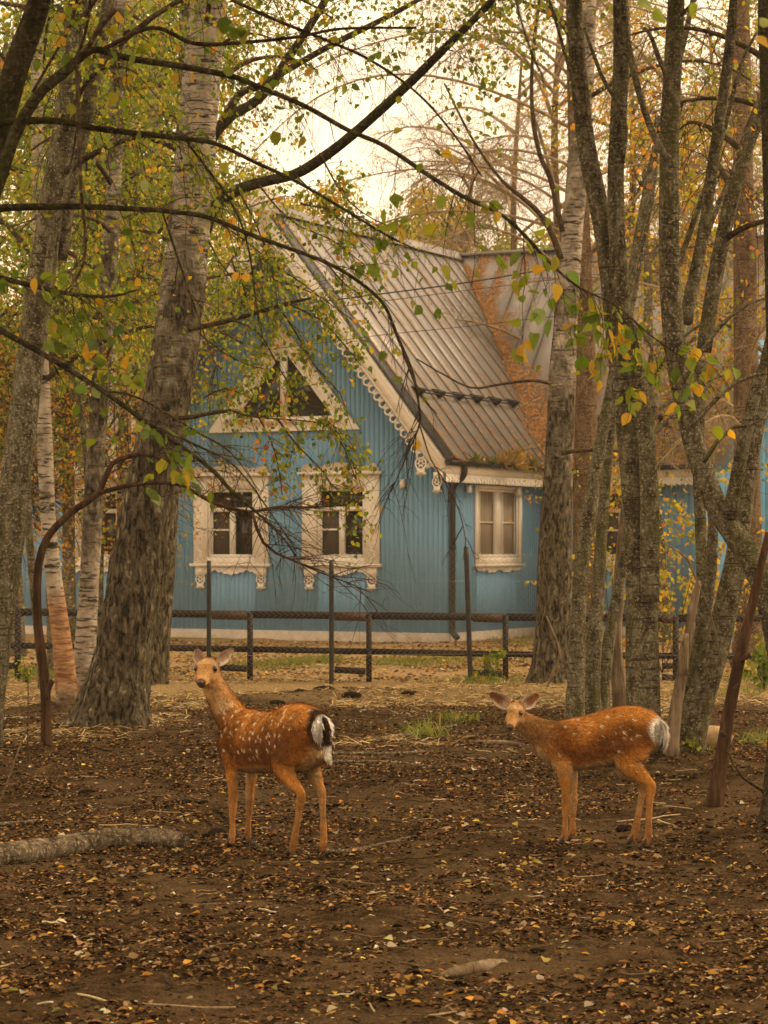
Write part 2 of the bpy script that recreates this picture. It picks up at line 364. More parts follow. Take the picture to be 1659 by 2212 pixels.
# dry straw trampled inside the fence, green tufts in the yard
def blades(name, P, L, wdt, cols, w, r, up, label, cat, lean=1.0):
    n = len(P); a = r.uniform(0, 6.283, n); D = nrm(np.stack([np.cos(a) * lean, np.sin(a) * lean, up(n)], -1)); S = nrm(np.cross(D, rdir(n, r))) * wdt[:, None]
    mid = P + D * L[:, None] * .55; tip = P + D * L[:, None] - A([0, 0, 1]) * (L * .18)[:, None]
    V = np.stack([P - S, P + S, mid + S * .8, mid - S * .8, tip], 1).reshape(-1, 3); b = (np.arange(n) * 5)[:, None]
    return part(name, V, [b + A([[0, 1, 2, 3]]), b + A([[3, 2, 4]])], M_LEAF if cat == 'grass' else M_LITTER, None, False, np.repeat(pick(cols, w, n, r), 5, 0), label=label, cat=cat, kind='stuff')
n = 26000; Xv, Yv = in_view(n, 20.5, 31.5, r, 3.0); k = fbm(np.stack([Xv * .8, Yv * .6, Xv * 0 + 4], -1), 3) > np.interp(Yv, [21, 26, 29, 31], [.60, .46, .36, .34]); Xv, Yv = Xv[k], Yv[k]; n = len(Xv)
blades('straw', np.stack([Xv, Yv, gz(Xv, Yv) + .01], -1), r.uniform(.08, .26, n), r.uniform(.002, .0045, n), [(.48, .34, .15), (.33, .22, .10), (.58, .45, .23), (.19, .12, .055)], [.42, .3, .16, .12], r, lambda n: np.abs(r.normal(0.05, .22, n)), 'trampled dry straw along the foot of the fence', 'straw')
def tufts(name, spots, label, n0=260, L0=.16):
    P = []
    for px, py, rx, ry, d in spots:
        m = int(n0 * d); yy = py + r.normal(0, ry, m); xx = px + r.normal(0, rx, m); Zv = ndist(np.maximum(yy, 1360)); Xv = (xx - PW / 2) / FPX * Zv
        P.append(np.stack([Xv, Zv, gz(Xv, Zv)], -1))
    P = np.concatenate(P); n = len(P)
    return blades(name, P, r.uniform(.5, 1.3, n) * L0, r.uniform(.003, .006, n), [(.11, .16, .02), (.17, .2, .03), (.26, .25, .06), (.3, .22, .09)], [.4, .35, .15, .1], r, lambda n: r.uniform(.5, 1.6, n), label, 'grass', .8)
tufts('yard_grass', [(610, 1432, 40, 4, 2), (690, 1428, 35, 4, 2), (860, 1432, 40, 4, 2), (960, 1430, 50, 5, 1.4), (1120, 1385, 40, 4, 1), (1180, 1420, 40, 6, 1), (540, 1440, 40, 3, .7)], 'green grass strip in the yard behind the fence', 420, .10)
tufts('weed_grass', [(60, 1462, 40, 5, 1.6), (130, 1470, 30, 4, .8), (1045, 1476, 35, 4, 1.2), (920, 1580, 26, 5, .6), (985, 1560, 30, 4, .4), (1640, 1470, 40, 6, 1.8), (1500, 1650, 25, 4, .3), (1640, 1600, 30, 5, .4), (1590, 1500, 40, 5, .6)], 'scattered green weeds inside the enclosure fence', 240, .17)

# the largest fallen leaves, one by one
def leaf_mesh(name, curl, wv, mat, pts=7, serr=.04):
    t = np.linspace(0, 1, pts); w = np.sin(math.pi * np.clip(t, 0, 1) ** .75) * .5 * wv; w[0] = .01; w[-1] = .004
    w = w * (1 + serr * np.where(np.arange(pts) % 2, 1, -1))
    z = -curl * t ** 2; V = []
    for k in range(pts): V += [(t[k], -w[k], z[k] + w[k] * .35), (t[k], 0, z[k]), (t[k], w[k], z[k] + w[k] * .3)]
    F = []
    for k in range(pts - 1):
        b = 3 * k; F += [(b, b + 3, b + 4, b + 1), (b + 1, b + 4, b + 5, b + 2)]
    V = V + [(-.22, 0, .02), (-.22, .014, .02)]; F2 = [(len(V) - 2, 1, len(V) - 1)]
    return mesh_data(name, V, [A(F), A(F2)], mat, True)
LEAFS = [leaf_mesh('leaf', c, w, M_LEAFO) for c, w in [(.1, .8), (.25, .7), (-.1, .75), (.35, .9), (.05, .6)]]
def euler_from(D, N):
    from mathutils import Matrix
    D = nrm(D); S = nrm(np.cross(N, D)); N = np.cross(D, S)
    return Matrix((Vector((D[0], S[0], N[0])), Vector((D[1], S[1], N[1])), Vector((D[2], S[2], N[2])))).to_euler()
Xv, Yv = in_view(280, 8.5, 16, r, .9, .97)
lc = pick([(.5, .27, .035), (.42, .2, .05), (.5, .38, .1), (.46, .40, .28), (.3, .17, .07), (.25, .28, .06)], [.3, .18, .16, .15, .16, .05], 280, r, .2)
for q in range(280):
    a = r.uniform(0, 6.283); o = obj('fallen_leaf', LEAFS[q % 5], ground, (Xv[q], Yv[q], float(gz(Xv[q], Yv[q])) + .02))
    o.rotation_euler = euler_from(A([math.cos(a), math.sin(a), r.normal(0, .12)]), nrm(A([r.normal(0, .3), r.normal(0, .3), 1]))); s = r.uniform(.026, .05); o.scale = (s, s, s); o.color = (*lc[q], 1)

# dark clods of mud and dung
M_CLOD = simple('dark_clod', (.018, .012, .007), .9, .5, 30, .8, spec=.02)
def lump(seed, n=10, rough=.35):
    bm = bmesh.new(); bmesh.ops.create_icosphere(bm, subdivisions=2, radius=1)
    V = A([v.co[:] for v in bm.verts]); F = A([[v.index for v in f.verts] for f in bm.faces]); bm.free()
    V = V * (1 + rough * (vnoise(V * 1.6 + seed * 7.1) - .5) * 2)[:, None] * (1 + .3 * (vnoise(V * 4 + seed) - .5))[:, None]; V[:, 2] = V[:, 2] * .55
    return V, F
CLODS = [mesh_data('clod', *lump(s), M_CLOD, False) for s in range(5)]
CL = [(470, 1800, 22, 5), (450, 1806, 14, 4), (500, 1812, 18, 4), (545, 1790, 10, 3), (400, 1730, 12, 3), (440, 1732, 10, 3), (700, 1505, 26, 5), (760, 1512, 22, 5), (820, 1500, 18, 5), (650, 1508, 16, 4), (880, 1508, 16, 4), (600, 1518, 16, 4),
      (700, 1561, 9, 4), (1350, 1790, 22, 4), (1470, 1785, 16, 3), (690, 1925, 20, 6), (640, 1930, 12, 4), (405, 2040, 20, 6), (350, 2030, 10, 4), (1120, 1905, 14, 5), (1190, 1990, 10, 4), (1240, 1985, 12, 4), (1160, 2055, 14, 4),
      (1090, 2115, 14, 6), (1000, 2170, 14, 5), (1360, 2160, 12, 5), (830, 2150, 18, 6), (190, 1710, 18, 4), (1640, 2040, 12, 5), (1210, 1785, 6, 3), (100, 1700, 8, 3), (1420, 1980, 8, 3), (560, 2080, 9, 4), (930, 2010, 8, 4), (300, 1960, 8, 3), (1130, 2010, 10, 4),
      (1300, 2090, 8, 3), (760, 2060, 9, 4), (520, 1980, 7, 3), (880, 1880, 7, 3), (1530, 2120, 9, 4), (150, 2090, 9, 4), (60, 2150, 10, 4)]
for q, (px, py, rx, rz) in enumerate(CL):
    Z = ndist(py); p = at(px, py, Z)
    for m in range(3):
        s = rx / FPX * Z * (1.05 if m == 0 else r.uniform(.3, .7)); d = 0 if m == 0 else rx / FPX * Z * 1.1
        x, y = p[0] + r.uniform(-d, d), p[1] + r.uniform(-d, d)
        o = obj('clod', CLODS[(q + m) % 5], ground, (x, y, float(gz(x, y)) + .004)); o.scale = (s, s * .8, s * .8); o.rotation_euler = (0, 0, r.uniform(0, 6))

# broken sticks and chips trodden into the soil
n = 1500; Xv, Yv = in_view(n, 8.3, 29, r, 1.7); a = r.uniform(0, 6.283, n); L = r.uniform(.04, .22, n) * np.where(r.uniform(0, 1, n) < .12, 2.2, 1); T1, R1 = (np.stack([Xv, Yv, gz(Xv, Yv) + .012], -1)[:, None] + np.linspace(-.5, .5, 5)[None, :, None] * (np.stack([np.cos(a), np.sin(a), r.normal(0, .06, n)], -1) * L[:, None])[:, None] + r.normal(0, .004, (n, 5, 3)), np.repeat(r.uniform(.0018, .006, (n, 1)), 5, 1))
V, F = tubes(T1, R1, 4); part('twig_debris', V, F, M_LITTER, None, False, np.repeat(pick([(.05, .032, .018), (.13, .085, .045), (.28, .2, .11), (.42, .33, .2)], [.4, .35, .17, .08], n, r), 20, 0), label='broken twigs and wood chips scattered over the muddy ground', cat='twigs', kind='stuff')
# ------------------------------------------------------------------ the blue wooden house
M_BLUE = simple('blue_paint', (.18, .36, .55), .6, .10, 3, .05, stretch=(6, 6, .6), dirt=((.13, .26, .40), 1.3, .5))
M_BLUE2 = simple('pale_blue_paint', (.16, .43, .70), .6, .08, 3, .05)
M_GAP = simple('wall_gap', (.07, .15, .25), .9, .1, 3, 0)
M_HOLLOW = simple('wall_backing', (.03, .07, .10), .9, .1, 3, 0)  # for dark plates that stand in for shade inside the carving
M_WHITE = simple('cream_paint', (.86, .78, .67), .55, .06, 5, .05, dirt=((.64, .53, .41), 2.2, .4))
M_WHITE2 = simple('white_frame', (.80, .74, .65), .4, .04, 5, .0)
M_BASE = simple('plinth_render', (.52, .44, .35), .85, .15, 7, .3, dirt=((.30, .21, .12), 1.5, .7))
M_METAL = simple('grey_roof_metal', (.31, .275, .245), .42, .12, 1.5, .05, spec=.5, dirt=((.22, .165, .12), .9, .6))
M_SEAM = simple('seam_shadow_metal', (.22, .195, .17), .5, .15, 3, .05, spec=.4)  # darker than the sheets: shadow lines of the seams put into the colour
M_DKMETAL = simple('dark_roof_metal', (.052, .048, .046), .5, .15, 3, .05, spec=.4)
M_BLACK = simple('black_metal', (.020, .016, .014), .45, .2, 6, .05, spec=.4)
M_SCREEN = simple('window_screen', (.085, .066, .048), .8, .15, 60, .1)
M_CURTAIN = simple('drawn_curtain', (.33, .27, .2), .9, .2, 20, .3, stretch=(1, 1, .05))
def glass_mat():
    t = NT('dark_window_glass'); n = t.noise(t.coord(), 2.2, 3)
    return t.bsdf(t.ramp(n, [(.4, (.010, .007, .004)), (.7, (.035, .024, .012))]), .06, t.bump(n, .03, .02), 0, .5)
M_GLASS = glass_mat()

P0 = A([1.175, 43.5, 0.0]); HU = A([.891, -.454, 0.0]); HV = A([.454, .891, 0.0]); HZ = A([0, 0, 1.0])
def Hp(u, v, z): return P0 + HU * u + HV * v + HZ * z
house = empty('blue_house', Hp(0, 0, 0), 'blue boarded wooden house with steep grey metal roof and white carved trim', 'house')
APEX_U, APEX_Z, EAVE_U, EAVE_Z, OVER = -3.43, 7.95, .24, 3.31, .68
PITCH = (APEX_Z - EAVE_Z) / (EAVE_U - APEX_U)
def zr(u): return APEX_Z - PITCH * abs(u - APEX_U)
def hbox(name, u0, u1, v0, v1, z0, z1, mat, parent=house, **kw):
    return part(name, box8(Hp(u0, v0, z0), HU * (u1 - u0), HV * (v1 - v0), HZ * (z1 - z0)), BOXF, mat, parent, **kw)

# wall boards, cut round the openings (u0, u1, z0, ztop at u)
TRI = (-5.053, -1.781, 3.895, 5.892)
def tri_top(u): return TRI[3] - (TRI[3] - TRI[2]) * abs(u - (TRI[0] + TRI[1]) / 2) / ((TRI[1] - TRI[0]) / 2)
OPEN = [(-5.05, -4.04, 1.50, lambda u: 2.84), (-2.69, -1.70, 1.50, lambda u: 2.84), (-4.55, -2.2, 4.08, lambda u: tri_top(u) - .42)]
def boards(ua, ub, v, z0, top, openings, pitch=.1):
    n = int(round((ub - ua) / pitch)); e = np.linspace(ua, ub, n + 1)
    for k in range(n):
        a, b = e[k] + .0013, e[k + 1] - .0013; cuts = sorted({a, b} | {x for o in openings for x in o[:2] if a + .005 < x < b - .005})
        for c, d in zip(cuts[:-1], cuts[1:]):
            m = (c + d) / 2; lo = z0; segs = []
            for o in sorted(openings, key=lambda o: o[2]):
                if o[0] <= m <= o[1] and o[3](m) > o[2] + .05: segs.append((lo, lo, o[2], o[2])); lo = o[3](m)
            segs.append((lo, lo, top(c), top(d)))
            for l0, l1, t0, t1 in segs:
                V, F = prism([Hp(c, v, l0), Hp(d, v, l1), Hp(d, v, t1), Hp(c, v, t0)], HV * .02); part('wall_board', V, F, M_BLUE, house)
gable_top = lambda u: zr(u) - .16
boards(-6.86, 0, -.02, .17, gable_top, OPEN)
V, F = prism([Hp(-6.86, .16, .1), Hp(0, .16, .1), Hp(0, .16, gable_top(0)), Hp(APEX_U, .16, gable_top(APEX_U)), Hp(-6.86, .16, gable_top(0))], HV * .05); part('wall_backing', V, F, M_GAP, house)
hbox('plinth', -6.87, .03, -.05, .1, -.25, .168, M_BASE)
hbox('plinth', -.02, .03, .105, 4.3, -.25, .168, M_BASE)
# side wall of the projecting wing (u = 0), boards along v
def sideboards(va, vb, u, z0, z1, openings, pitch=.1):
    n = int(round((vb - va) / pitch)); e = np.linspace(va, vb, n + 1)
    for k in range(n):
        a, b = e[k] + .0013, e[k + 1] - .0013
        m = (a + b) / 2; lo = z0; segs = []
        for o in openings:
            if o[0] < m < o[1]: segs.append((lo, o[2])); lo = o[3]
        segs.append((lo, z1))
        for p, q in segs: part('wall_board', box8(Hp(u - .02, a, p), HU * .02, HV * (b - a), HZ * (q - p)), BOXF, M_BLUE, house)
sideboards(.0, 4.3, .0, .17, 3.12, [(1.22, 3.05, 1.52, 2.86)])
hbox('wall_backing', -.25, -.2, .22, 4.3, .1, 3.1, M_GAP)
# wall behind, to the right of the wing, and the wall carrying on to the left
boards(.0, 3.4, 4.28, .2, lambda u: 3.2, [(1.25, 2.05, 1.45, lambda u: 2.85)], .13)
hbox('wall_backing', .0, 3.4, 4.45, 4.5, .1, 3.15, M_GAP); hbox('plinth', .035, 3.4, 4.25, 4.4, -.25, .19, M_BASE)
boards(-13.4, -6.88, .28, .17, lambda u: 3.2, [(-8.2, -7.3, 1.5, lambda u: 2.84)], .13)
hbox('wall_backing', -13.4, -6.9, .45, .5, .1, 3.15, M_GAP); hbox('plinth', -13.4, -6.88, .24, .4, -.25, .165, M_BASE)
# pale annex at the far end
boards(3.62, 5.9, 2.9, .32, lambda u: 3.1 if u < 4.9 else 5.6, [(3.9, 4.32, .3, lambda u: 2.3)], .15)
for o in [c for c in house.children if c.name.startswith('wall_board')][-40:]:
    if o.data.vertices[0].co.dot(Vector(HU)) > 3.5: o.data.materials[0] = M_BLUE2
hbox('wall_backing', 3.62, 5.9, 3.05, 3.1, .1, 3.1, M_GAP); hbox('wall_backing', 4.95, 5.9, 3.12, 3.17, .1, 5.5, M_GAP); hbox('plinth', 3.6, 5.9, 2.86, 3.0, -.25, .31, M_BASE)
dr = hbox('door', 3.9, 4.32, 2.93, 2.98, .32, 2.3, M_BLUE2); hbox('handle', 4.25, 4.275, 2.88, 2.925, 1.15, 1.33, M_BLACK, dr); hbox('step', 3.8, 4.5, 2.5, 2.85, -.1, .28, M_BASE)
hbox('corner_board', 5.2, 5.32, 2.86, 2.897, .32, 5.6, M_WHITE)

# carved window: frame function G(s, z, d) with s along the wall, d outwards
def scallop(n, h, seed=0):              # a carved crest or apron profile over 0..1
    s = np.linspace(0, 1, 97); c = np.abs(s - .5) * 2
    base = .45 + .55 * np.clip(1 - c * 1.9, 0, 1) ** .7 + .5 * np.clip(c - .62, 0, 1) / .38 * np.clip(1.0 - c, 0, .12) / .12
    return s, h * (base + .16 * np.abs(np.sin(s * n * math.pi)) - .05)
def strip(name, G, s0, s1, z, prof, d0, d1, mat, parent, down=False):
    s, h = prof; sg = -1 if down else 1; S = s0 + (s1 - s0) * s
    a = [G(x, z, d0) for x in S]; b = [G(x, z + sg * y, d0) for x, y in zip(S, h)]; c = [G(x, z, d1) for x in S]; e = [G(x, z + sg * y, d1) for x, y in zip(S, h)]
    n = len(S); V = A(a + b + c + e); i = np.arange(n - 1)
    F = np.concatenate([np.stack([i + x, i + 1 + x, i + 1 + y, i + y], -1) for x, y in ((2 * n, 3 * n), (0, n), (n, 3 * n), (0, 2 * n))])
    return part(name, V, F, mat, parent)
def gbox(name, G, s0, s1, z0, z1, d0, d1, mat, parent):
    o = G(s0, z0, d0); return part(name, box8(o, G(s1, z0, d0) - o, G(s0, z1, d0) - o, G(s0, z0, d1) - o), BOXF, mat, parent)
def carved_disc(name, G, s, z, rx, rz, d, mat, parent, petals=6, pend=0):
    mb = MB(); a = np.linspace(0, 2 * math.pi, 24, endpoint=False)
    ro = [G(s + rx * math.cos(t), z + rz * math.sin(t), d) for t in a]; ri = [G(s + rx * .78 * math.cos(t), z + rz * .78 * math.sin(t), d) for t in a]
    bo = [G(s + rx * math.cos(t), z + rz * math.sin(t), d - .03) for t in a]; n = 24; V = A(ro + ri + bo); i = np.arange(n); k = (i + 1) % n
    mb.add(V, [np.concatenate([np.stack([i, k, n + k, n + i], -1), np.stack([i, k, 2 * n + k, 2 * n + i], -1)])])
    for q in range(petals):
        t = q * 2 * math.pi / petals; p = [(.12, -.0), (.42, -.2), (.80, 0), (.42, .2)]
        pts = [G(s + rx * (x * math.cos(t) - y * math.sin(t)), z + rz * (x * math.sin(t) + y * math.cos(t)), d - .004) for x, y in p]
        mb.add(*prism(pts, G(s, z, d - .02) - G(s, z, d)))
    if pend:
        pr = [(-.75, -.85), (-.55, -1.2), (-.95, -1.55), (-.5, -1.85), (-.2, -1.7), (0, -2.1), (.2, -1.7), (.5, -1.85), (.95, -1.55), (.55, -1.2), (.75, -.85)]
        V, F = prism([G(s + rx * x, z + rz * y * pend, d) for x, y in pr], G(s, z, d - .03) - G(s, z, d)); mb.add(V, F)
    o = mb.part(name, mat, parent)
    gbox('hollow_shade', G, s - rx * .62, s + rx * .62, z - rz * .6, z + rz * .6, d - .028, d - .024, M_HOLLOW, parent)  # dark plate paints the shade behind the petals
    return o
def scroll(G, s, z, w, h, d, mat, parent, flip=1):
    t = np.linspace(0, 1, 9); x = s + flip * w * np.sin(t * 2 * math.pi) * .45; y = z + h * (t - .5)
    P = A([G(a, b, d) for a, b in zip(x, y)]); V, F = tube(P, .011, 4); part('scroll', V, F, mat, parent)
def carved_window(G, s0, s1, zt=2.82, zb=1.535, carve=True, tall=False, curtain=False):
    """s0..s1 clear opening"""
    w = .30 if not tall else .12
    mb = MB()
    for a, b in ((s0 - w, s0), (s1, s1 + w)): mb.add(box8(G(a, 1.42, .0), G(b, 1.42, 0) - G(a, 1.42, 0), HZ * (3.06 - 1.42 if not tall else 2.88 - 1.42), G(a, 0, .045) - G(a, 0, 0)), BOXF)
    zh = 3.06 if not tall else 2.88
    mb.add(box8(G(s0 + .001, zt + .001, 0), G(s1 - .001, zt, 0) - G(s0 + .001, zt, 0), HZ * (zh - zt - .002), G(s0, 0, .043) - G(s0, 0, 0)), BOXF)
    mb.add(box8(G(s0 + .001, 1.42, 0), G(s1 - .001, 0, 0) - G(s0 + .001, 0, 0), HZ * (zb - 1.422), G(s0, 0, .043) - G(s0, 0, 0)), BOXF)
    win = mb.part('window', M_WHITE, house)
    # reveal, frame and panes
    fr = MB(); f = .055
    for a, b, c, d in ((s0, s0 + f, zb, zt), (s1 - f, s1, zb, zt), (s0 + f, s1 - f, zb, zb + f), (s0 + f, s1 - f, zt - f, zt)):
        fr.add(box8(G(a, c, -.09), G(b, c, -.09) - G(a, c, -.09), HZ * (d - c), G(a, c, .012) - G(a, c, -.09)), BOXF)
    fr.part('frame', M_WHITE2, win)
    a, b = s0 + f, s1 - f; m = a + (b - a) * .52; ztr = zb + (zt - zb) * .70
    if not tall:
        gbox('transom', G, a, b, ztr - .04, ztr + .04, -.08, .006, M_WHITE2, win); gbox('mullion', G, m - .045, m + .045, zb + f, ztr - .042, -.08, .004, M_WHITE2, win)
        gbox('pane', G, a, b, ztr + .04, zt - f, -.07, -.06, M_GLASS, win); gbox('pane', G, m + .045, b, zb + f, ztr - .04, -.07, -.06, M_GLASS, win); gbox('pane', G, a, m - .045, zb + f, ztr - .04, -.07, -.06, M_SCREEN, win)
        gbox('sash_bar', G, a, m - .046, zb + .5, zb + .535, -.058, -.02, M_WHITE2, win)
        for q in (a, m - .075): gbox('sash_bar', G, q, q + .03, zb + f, ztr - .042, -.057, -.022, M_WHITE2, win)
    else:
        gbox('mullion', G, m - .13, m + .13, zb + f, zt - f, -.08, .01, M_WHITE2, win)
        for p, q in ((a, m - .13), (m + .13, b)):
            gbox('pane', G, p, q, zb + f, zt - f, -.07, -.06, M_CURTAIN if curtain else M_GLASS, win); gbox('sash_bar', G, p + .14, p + .165, zb + f, zt - f, -.058, -.03, M_WHITE2, win); gbox('sash_bar', G, p, q, (zb + zt) / 2, (zb + zt) / 2 + .025, -.06, -.034, M_WHITE2, win)
    # carved trim
    e = w + .055
    gbox('sill', G, s0 - e, s1 + e, 1.362, 1.418, 0, .11, M_WHITE, win)
    strip('apron', G, s0 - w + (.2 if not tall else 0), s1 + w - (.2 if not tall else 0), 1.36, (lambda p: (p[0], p[1] * (1 if not tall else np.abs(np.sin(p[0] * 2 * math.pi)) * .7 + .3)))(scallop(9, .15)), .012, .045, M_WHITE, win, True)
    if not tall:
        gbox('cornice', G, s0 - e, s1 + e, 3.062, 3.12, 0, .12, M_WHITE, win)
        strip('crest', G, s0 - w, s1 + w, 3.121, scallop(8, .17), .03, .07, M_WHITE, win)
        c = (s0 + s1) / 2
        for q in (-.52, -.44, -.18, -.08, .08, .18, .44, .52): gbox('hollow_shade', G, c + q * 1.02 - .018, c + q * 1.02 + .018, 3.15, 3.185, .071, .073, M_HOLLOW, win)  # dark plates on the crest paint in shaded piercings
        for s in (s0 - w / 2, s1 + w / 2):
            gbox('corbel', G, s - .1, s + .1, 1.19, 1.36, .0, .06, M_WHITE, win); carved_disc('rosette', G, s, 1.12, .105, .1, .055, M_WHITE, win, 6, 1.0)
        for q in range(11):
            for s in (s0 - w * .56, s1 + w * .56): scroll(G, s, 1.53 + q * .125, .11, .13, .047, M_WHITE, win, 1 if q % 2 else -1)
        for q in range(6):
            s = s0 + .1 + (s1 - s0 - .2) * q / 5; scroll(lambda a, b, d, s=s: G(s + (b - 2.94), 2.94 + (a - s), d), s, 2.94, .1, .16, .046, M_WHITE, win, 1 if q % 2 else -1)
GG = lambda s, z, d: Hp(s, -.02 - d, z)
carved_window(GG, -5.06, -4.03); carved_window(GG, -2.70, -1.69)
carved_window(lambda s, z, d: Hp(s, .28 - d, z), -8.22, -7.28)
carved_window(lambda s, z, d: Hp(s, 4.28 - d, z), 1.23, 2.07)
carved_window(lambda s, z, d: Hp(d, s, z), 1.2, 3.06, tall=True, curtain=True)

# triangular attic window
def tri_ring(name, o, i, v0, v1, mat, parent):
    O = [Hp(o[0], v0, o[2]), Hp(o[1], v0, o[2]), Hp((o[0] + o[1]) / 2, v0, o[3])]; I = [Hp(i[0], v0, i[2]), Hp(i[1], v0, i[2]), Hp((i[0] + i[1]) / 2, v0, i[3])]
    V = A(O + I + [p + HV * (v1 - v0) for p in O + I]); F = []
    for k in range(3):
        m = (k + 1) % 3; F += [(k, m, 3 + m, 3 + k), (6 + k, 6 + m, 9 + m, 9 + k), (k, m, 6 + m, 6 + k), (3 + k, 3 + m, 9 + m, 9 + k)]
    return part(name, V, A(F), mat, parent)
tw = tri_ring('attic_window', TRI, (-4.62, -2.21, 4.10, 5.57), -.07, -.021, M_WHITE, house)
tri_ring('frame', (-4.62, -2.21, 4.10, 5.57), (-4.46, -2.37, 4.16, 5.43), -.045, .05, M_WHITE2, tw)
for a, b in ((-4.47, -3.48), (-3.35, -2.36)):
    h = lambda u: 5.44 - 1.28 * abs(u + 3.415) / 1.05
    V, F = prism([Hp(a, .02, 4.15), Hp(b, .02, 4.15), Hp(b, .02, h(b) + .01), Hp(a, .02, h(a) + .01)], HV * .01); part('pane', V, F, M_GLASS, tw)
hbox('mullion', -3.48, -3.35, -.04, .04, 4.16, 5.40, M_WHITE2, tw); hbox('sill', -4.66, -2.17, -.14, -.071, 4.06, 4.12, M_WHITE, tw)
for q in range(12): scroll(lambda a, b, d: GG(-4.3 + q * .16 + (b - 3.98), 3.98 + a, d), 0, 3.98, .09, .16, .055, M_WHITE, tw, 1 if q % 2 else -1)
for sg in (-1, 1):
    for q in range(7):
        z = 5.45 - 1.2 * (q + .5) / 7; wo, wi = (5.892 - z) / 1.997 * 1.636, (5.57 - z) / 1.47 * 1.205; scroll(GG, -3.417 + sg * (wo * .55 + wi * .45), z, .10, .15, .055, M_WHITE, tw, sg)

# barge boards with hanging lace, soffits and eave trim
SLU = nrm(A([1, -PITCH]))
for sg in (1, -1):
    def B(du, dz, v, sg=sg): return Hp(APEX_U + sg * du, v, APEX_Z - PITCH * du + dz)
    L = EAVE_U - APEX_U
    V, F = prism([B(0, 0, -OVER), B(L, 0, -OVER), B(L, -.27, -OVER), B(L - .16, -.44, -OVER), B(.0, -.44, -OVER)], HV * .045); bb = part('barge_board', V, F, M_WHITE, house)
    V, F = prism([B(0, -.12, -OVER - .012), B(L, -.12, -OVER - .012), B(L, -.135, -OVER - .012), B(0, -.135, -OVER - .012)], HV * .01); part('bead', V, F, M_WHITE2, bb)
    V, F = prism([B(.02, -.40, -OVER - .014), B(L - .2, -.40, -OVER - .014), B(L - .2, -.44, -OVER - .014), B(.02, -.44, -OVER - .014)], HV * .012); part('bead', V, F, M_WHITE2, bb)
    V, F = prism([B(0, -.10, -OVER + .046), B(L, -.10, -OVER + .046), B(L, -.10, .0), B(0, -.10, .0)], HZ * -.02); part('soffit', V, F, M_WHITE, house)
    # one lace scroll, shared
    mbl = MB(); th = np.linspace(-.5, 1.35 * math.pi, 12)
    loc = lambda x, y, v=0: (HU * sg * x * SLU[0] + HZ * x * SLU[1]) + (HU * sg * y * SLU[1] - HZ * y * SLU[0]) * 1.0 + HV * v
    P = A([loc(.06 * math.cos(t), .085 + .062 * math.sin(t)) for t in th]); V, F = tube(P, .017, 5, up=HV); mbl.add(V, F)
    P = A([loc(.05 + .05 * t, .02 + .10 * math.sin(t * 3.1)) for t in np.linspace(0, 1, 6)]); V, F = tube(P, .015, 5, up=HV); mbl.add(V, F)
    P = A([loc(-.06, .01), loc(.0, .0), loc(.14, .012)]); V, F = tube(P, .016, 4, up=HV); mbl.add(V, F)
    V, F = mbl.get(); lace = mesh_data('lace_scroll', V, F, M_WHITE)
    n = 31
    for q in range(n):
        du = .12 + (L - .45) * q / (n - 1); p = B(du, -.455, -OVER + .02) - wloc(bb); obj('lace_scroll', lace, bb, p)
    Gb = lambda s, z, d, sg=sg: Hp(APEX_U + sg * (s - APEX_U), -OVER - d, z)
    carved_disc('rosette', Gb, -.23, 3.22, .115, .115, .02, M_WHITE, bb, 6, 1.0)
    carved_disc('rosette', Gb, .09, 2.88, .095, .095, .02, M_WHITE, bb, 6, 1.05)
    gbox('pendant', Gb, .02, .2, 2.95, 3.06, -.03, .015, M_WHITE, bb)
# side eave: fascia, toothed lace, gutter, downpipe
hbox('fascia', EAVE_U - .04, EAVE_U, -OVER + .05, 4.06, 3.03, 3.21, M_WHITE); hbox('soffit', .0, EAVE_U - .042, .0, 4.06, 3.05, 3.07, M_WHITE)
s = np.linspace(0, 1, 241); Ge = lambda a, z, d: Hp(EAVE_U - .01 + d, a, z)
strip('eave_lace', Ge, -OVER + .05, 4.06, 3.029, (s, .11 + .035 * np.abs(np.sin(s * 40 * math.pi))), -.02, .012, M_WHITE, house, True)
for q in range(36): scroll(Ge, -.5 + q * .125, 2.96, .06, .08, .014, M_WHITE2, house, 1 if q % 2 else -1)
gt = np.linspace(math.pi * .95, 2.05 * math.pi, 9)
V = []; vs = np.linspace(-OVER - .02, 4.0, 12)
for v in vs:
    V += [Hp(EAVE_U + .075 + .07 * math.cos(t), v, 3.255 + .07 * math.sin(t)) for t in gt] + [Hp(EAVE_U + .075 + .06 * math.cos(t), v, 3.257 + .06 * math.sin(t)) for t in gt[::-1]]
n = 18; i = np.arange(11)[:, None] * n; j = np.arange(n)[None]; k = (j + 1) % n
gutter = part('gutter', A(V), [np.stack([i + j, i + k, i + n + k, i + n + j], -1).reshape(-1, 4), A([list(range(n))[::-1]])], M_BLACK, house)
P = spline([Hp(.31, .0, 3.19), Hp(.31, .0, 3.08), Hp(.27, -.01, 2.98), Hp(.15, -.02, 2.88), Hp(.09, -.02, 2.78), Hp(.08, -.02, 2.5), Hp(.08, -.02, 1.5), Hp(.08, -.02, .4), Hp(.09, -.03, .2), Hp(.2, -.06, .08)], 60)
V, F = tube(P, .055, 12); pipe = part('downpipe', V, F, M_BLACK, house, True)
for z in (.45, 1.7, 2.6):
    V, F = tube([Hp(.08, -.02, z), Hp(.08, -.02, z + .05)], .064, 12); part('bracket', V, F, M_BLACK, pipe)
for v0 in (.62, 2.85): hbox('eave_lamp', .05, .13, v0, v0 + .09, 2.72, 2.86, M_WHITE2)
hbox('wall_lamp', -.94, -.86, -.12, -.022, 2.80, 2.965, M_WHITE2)

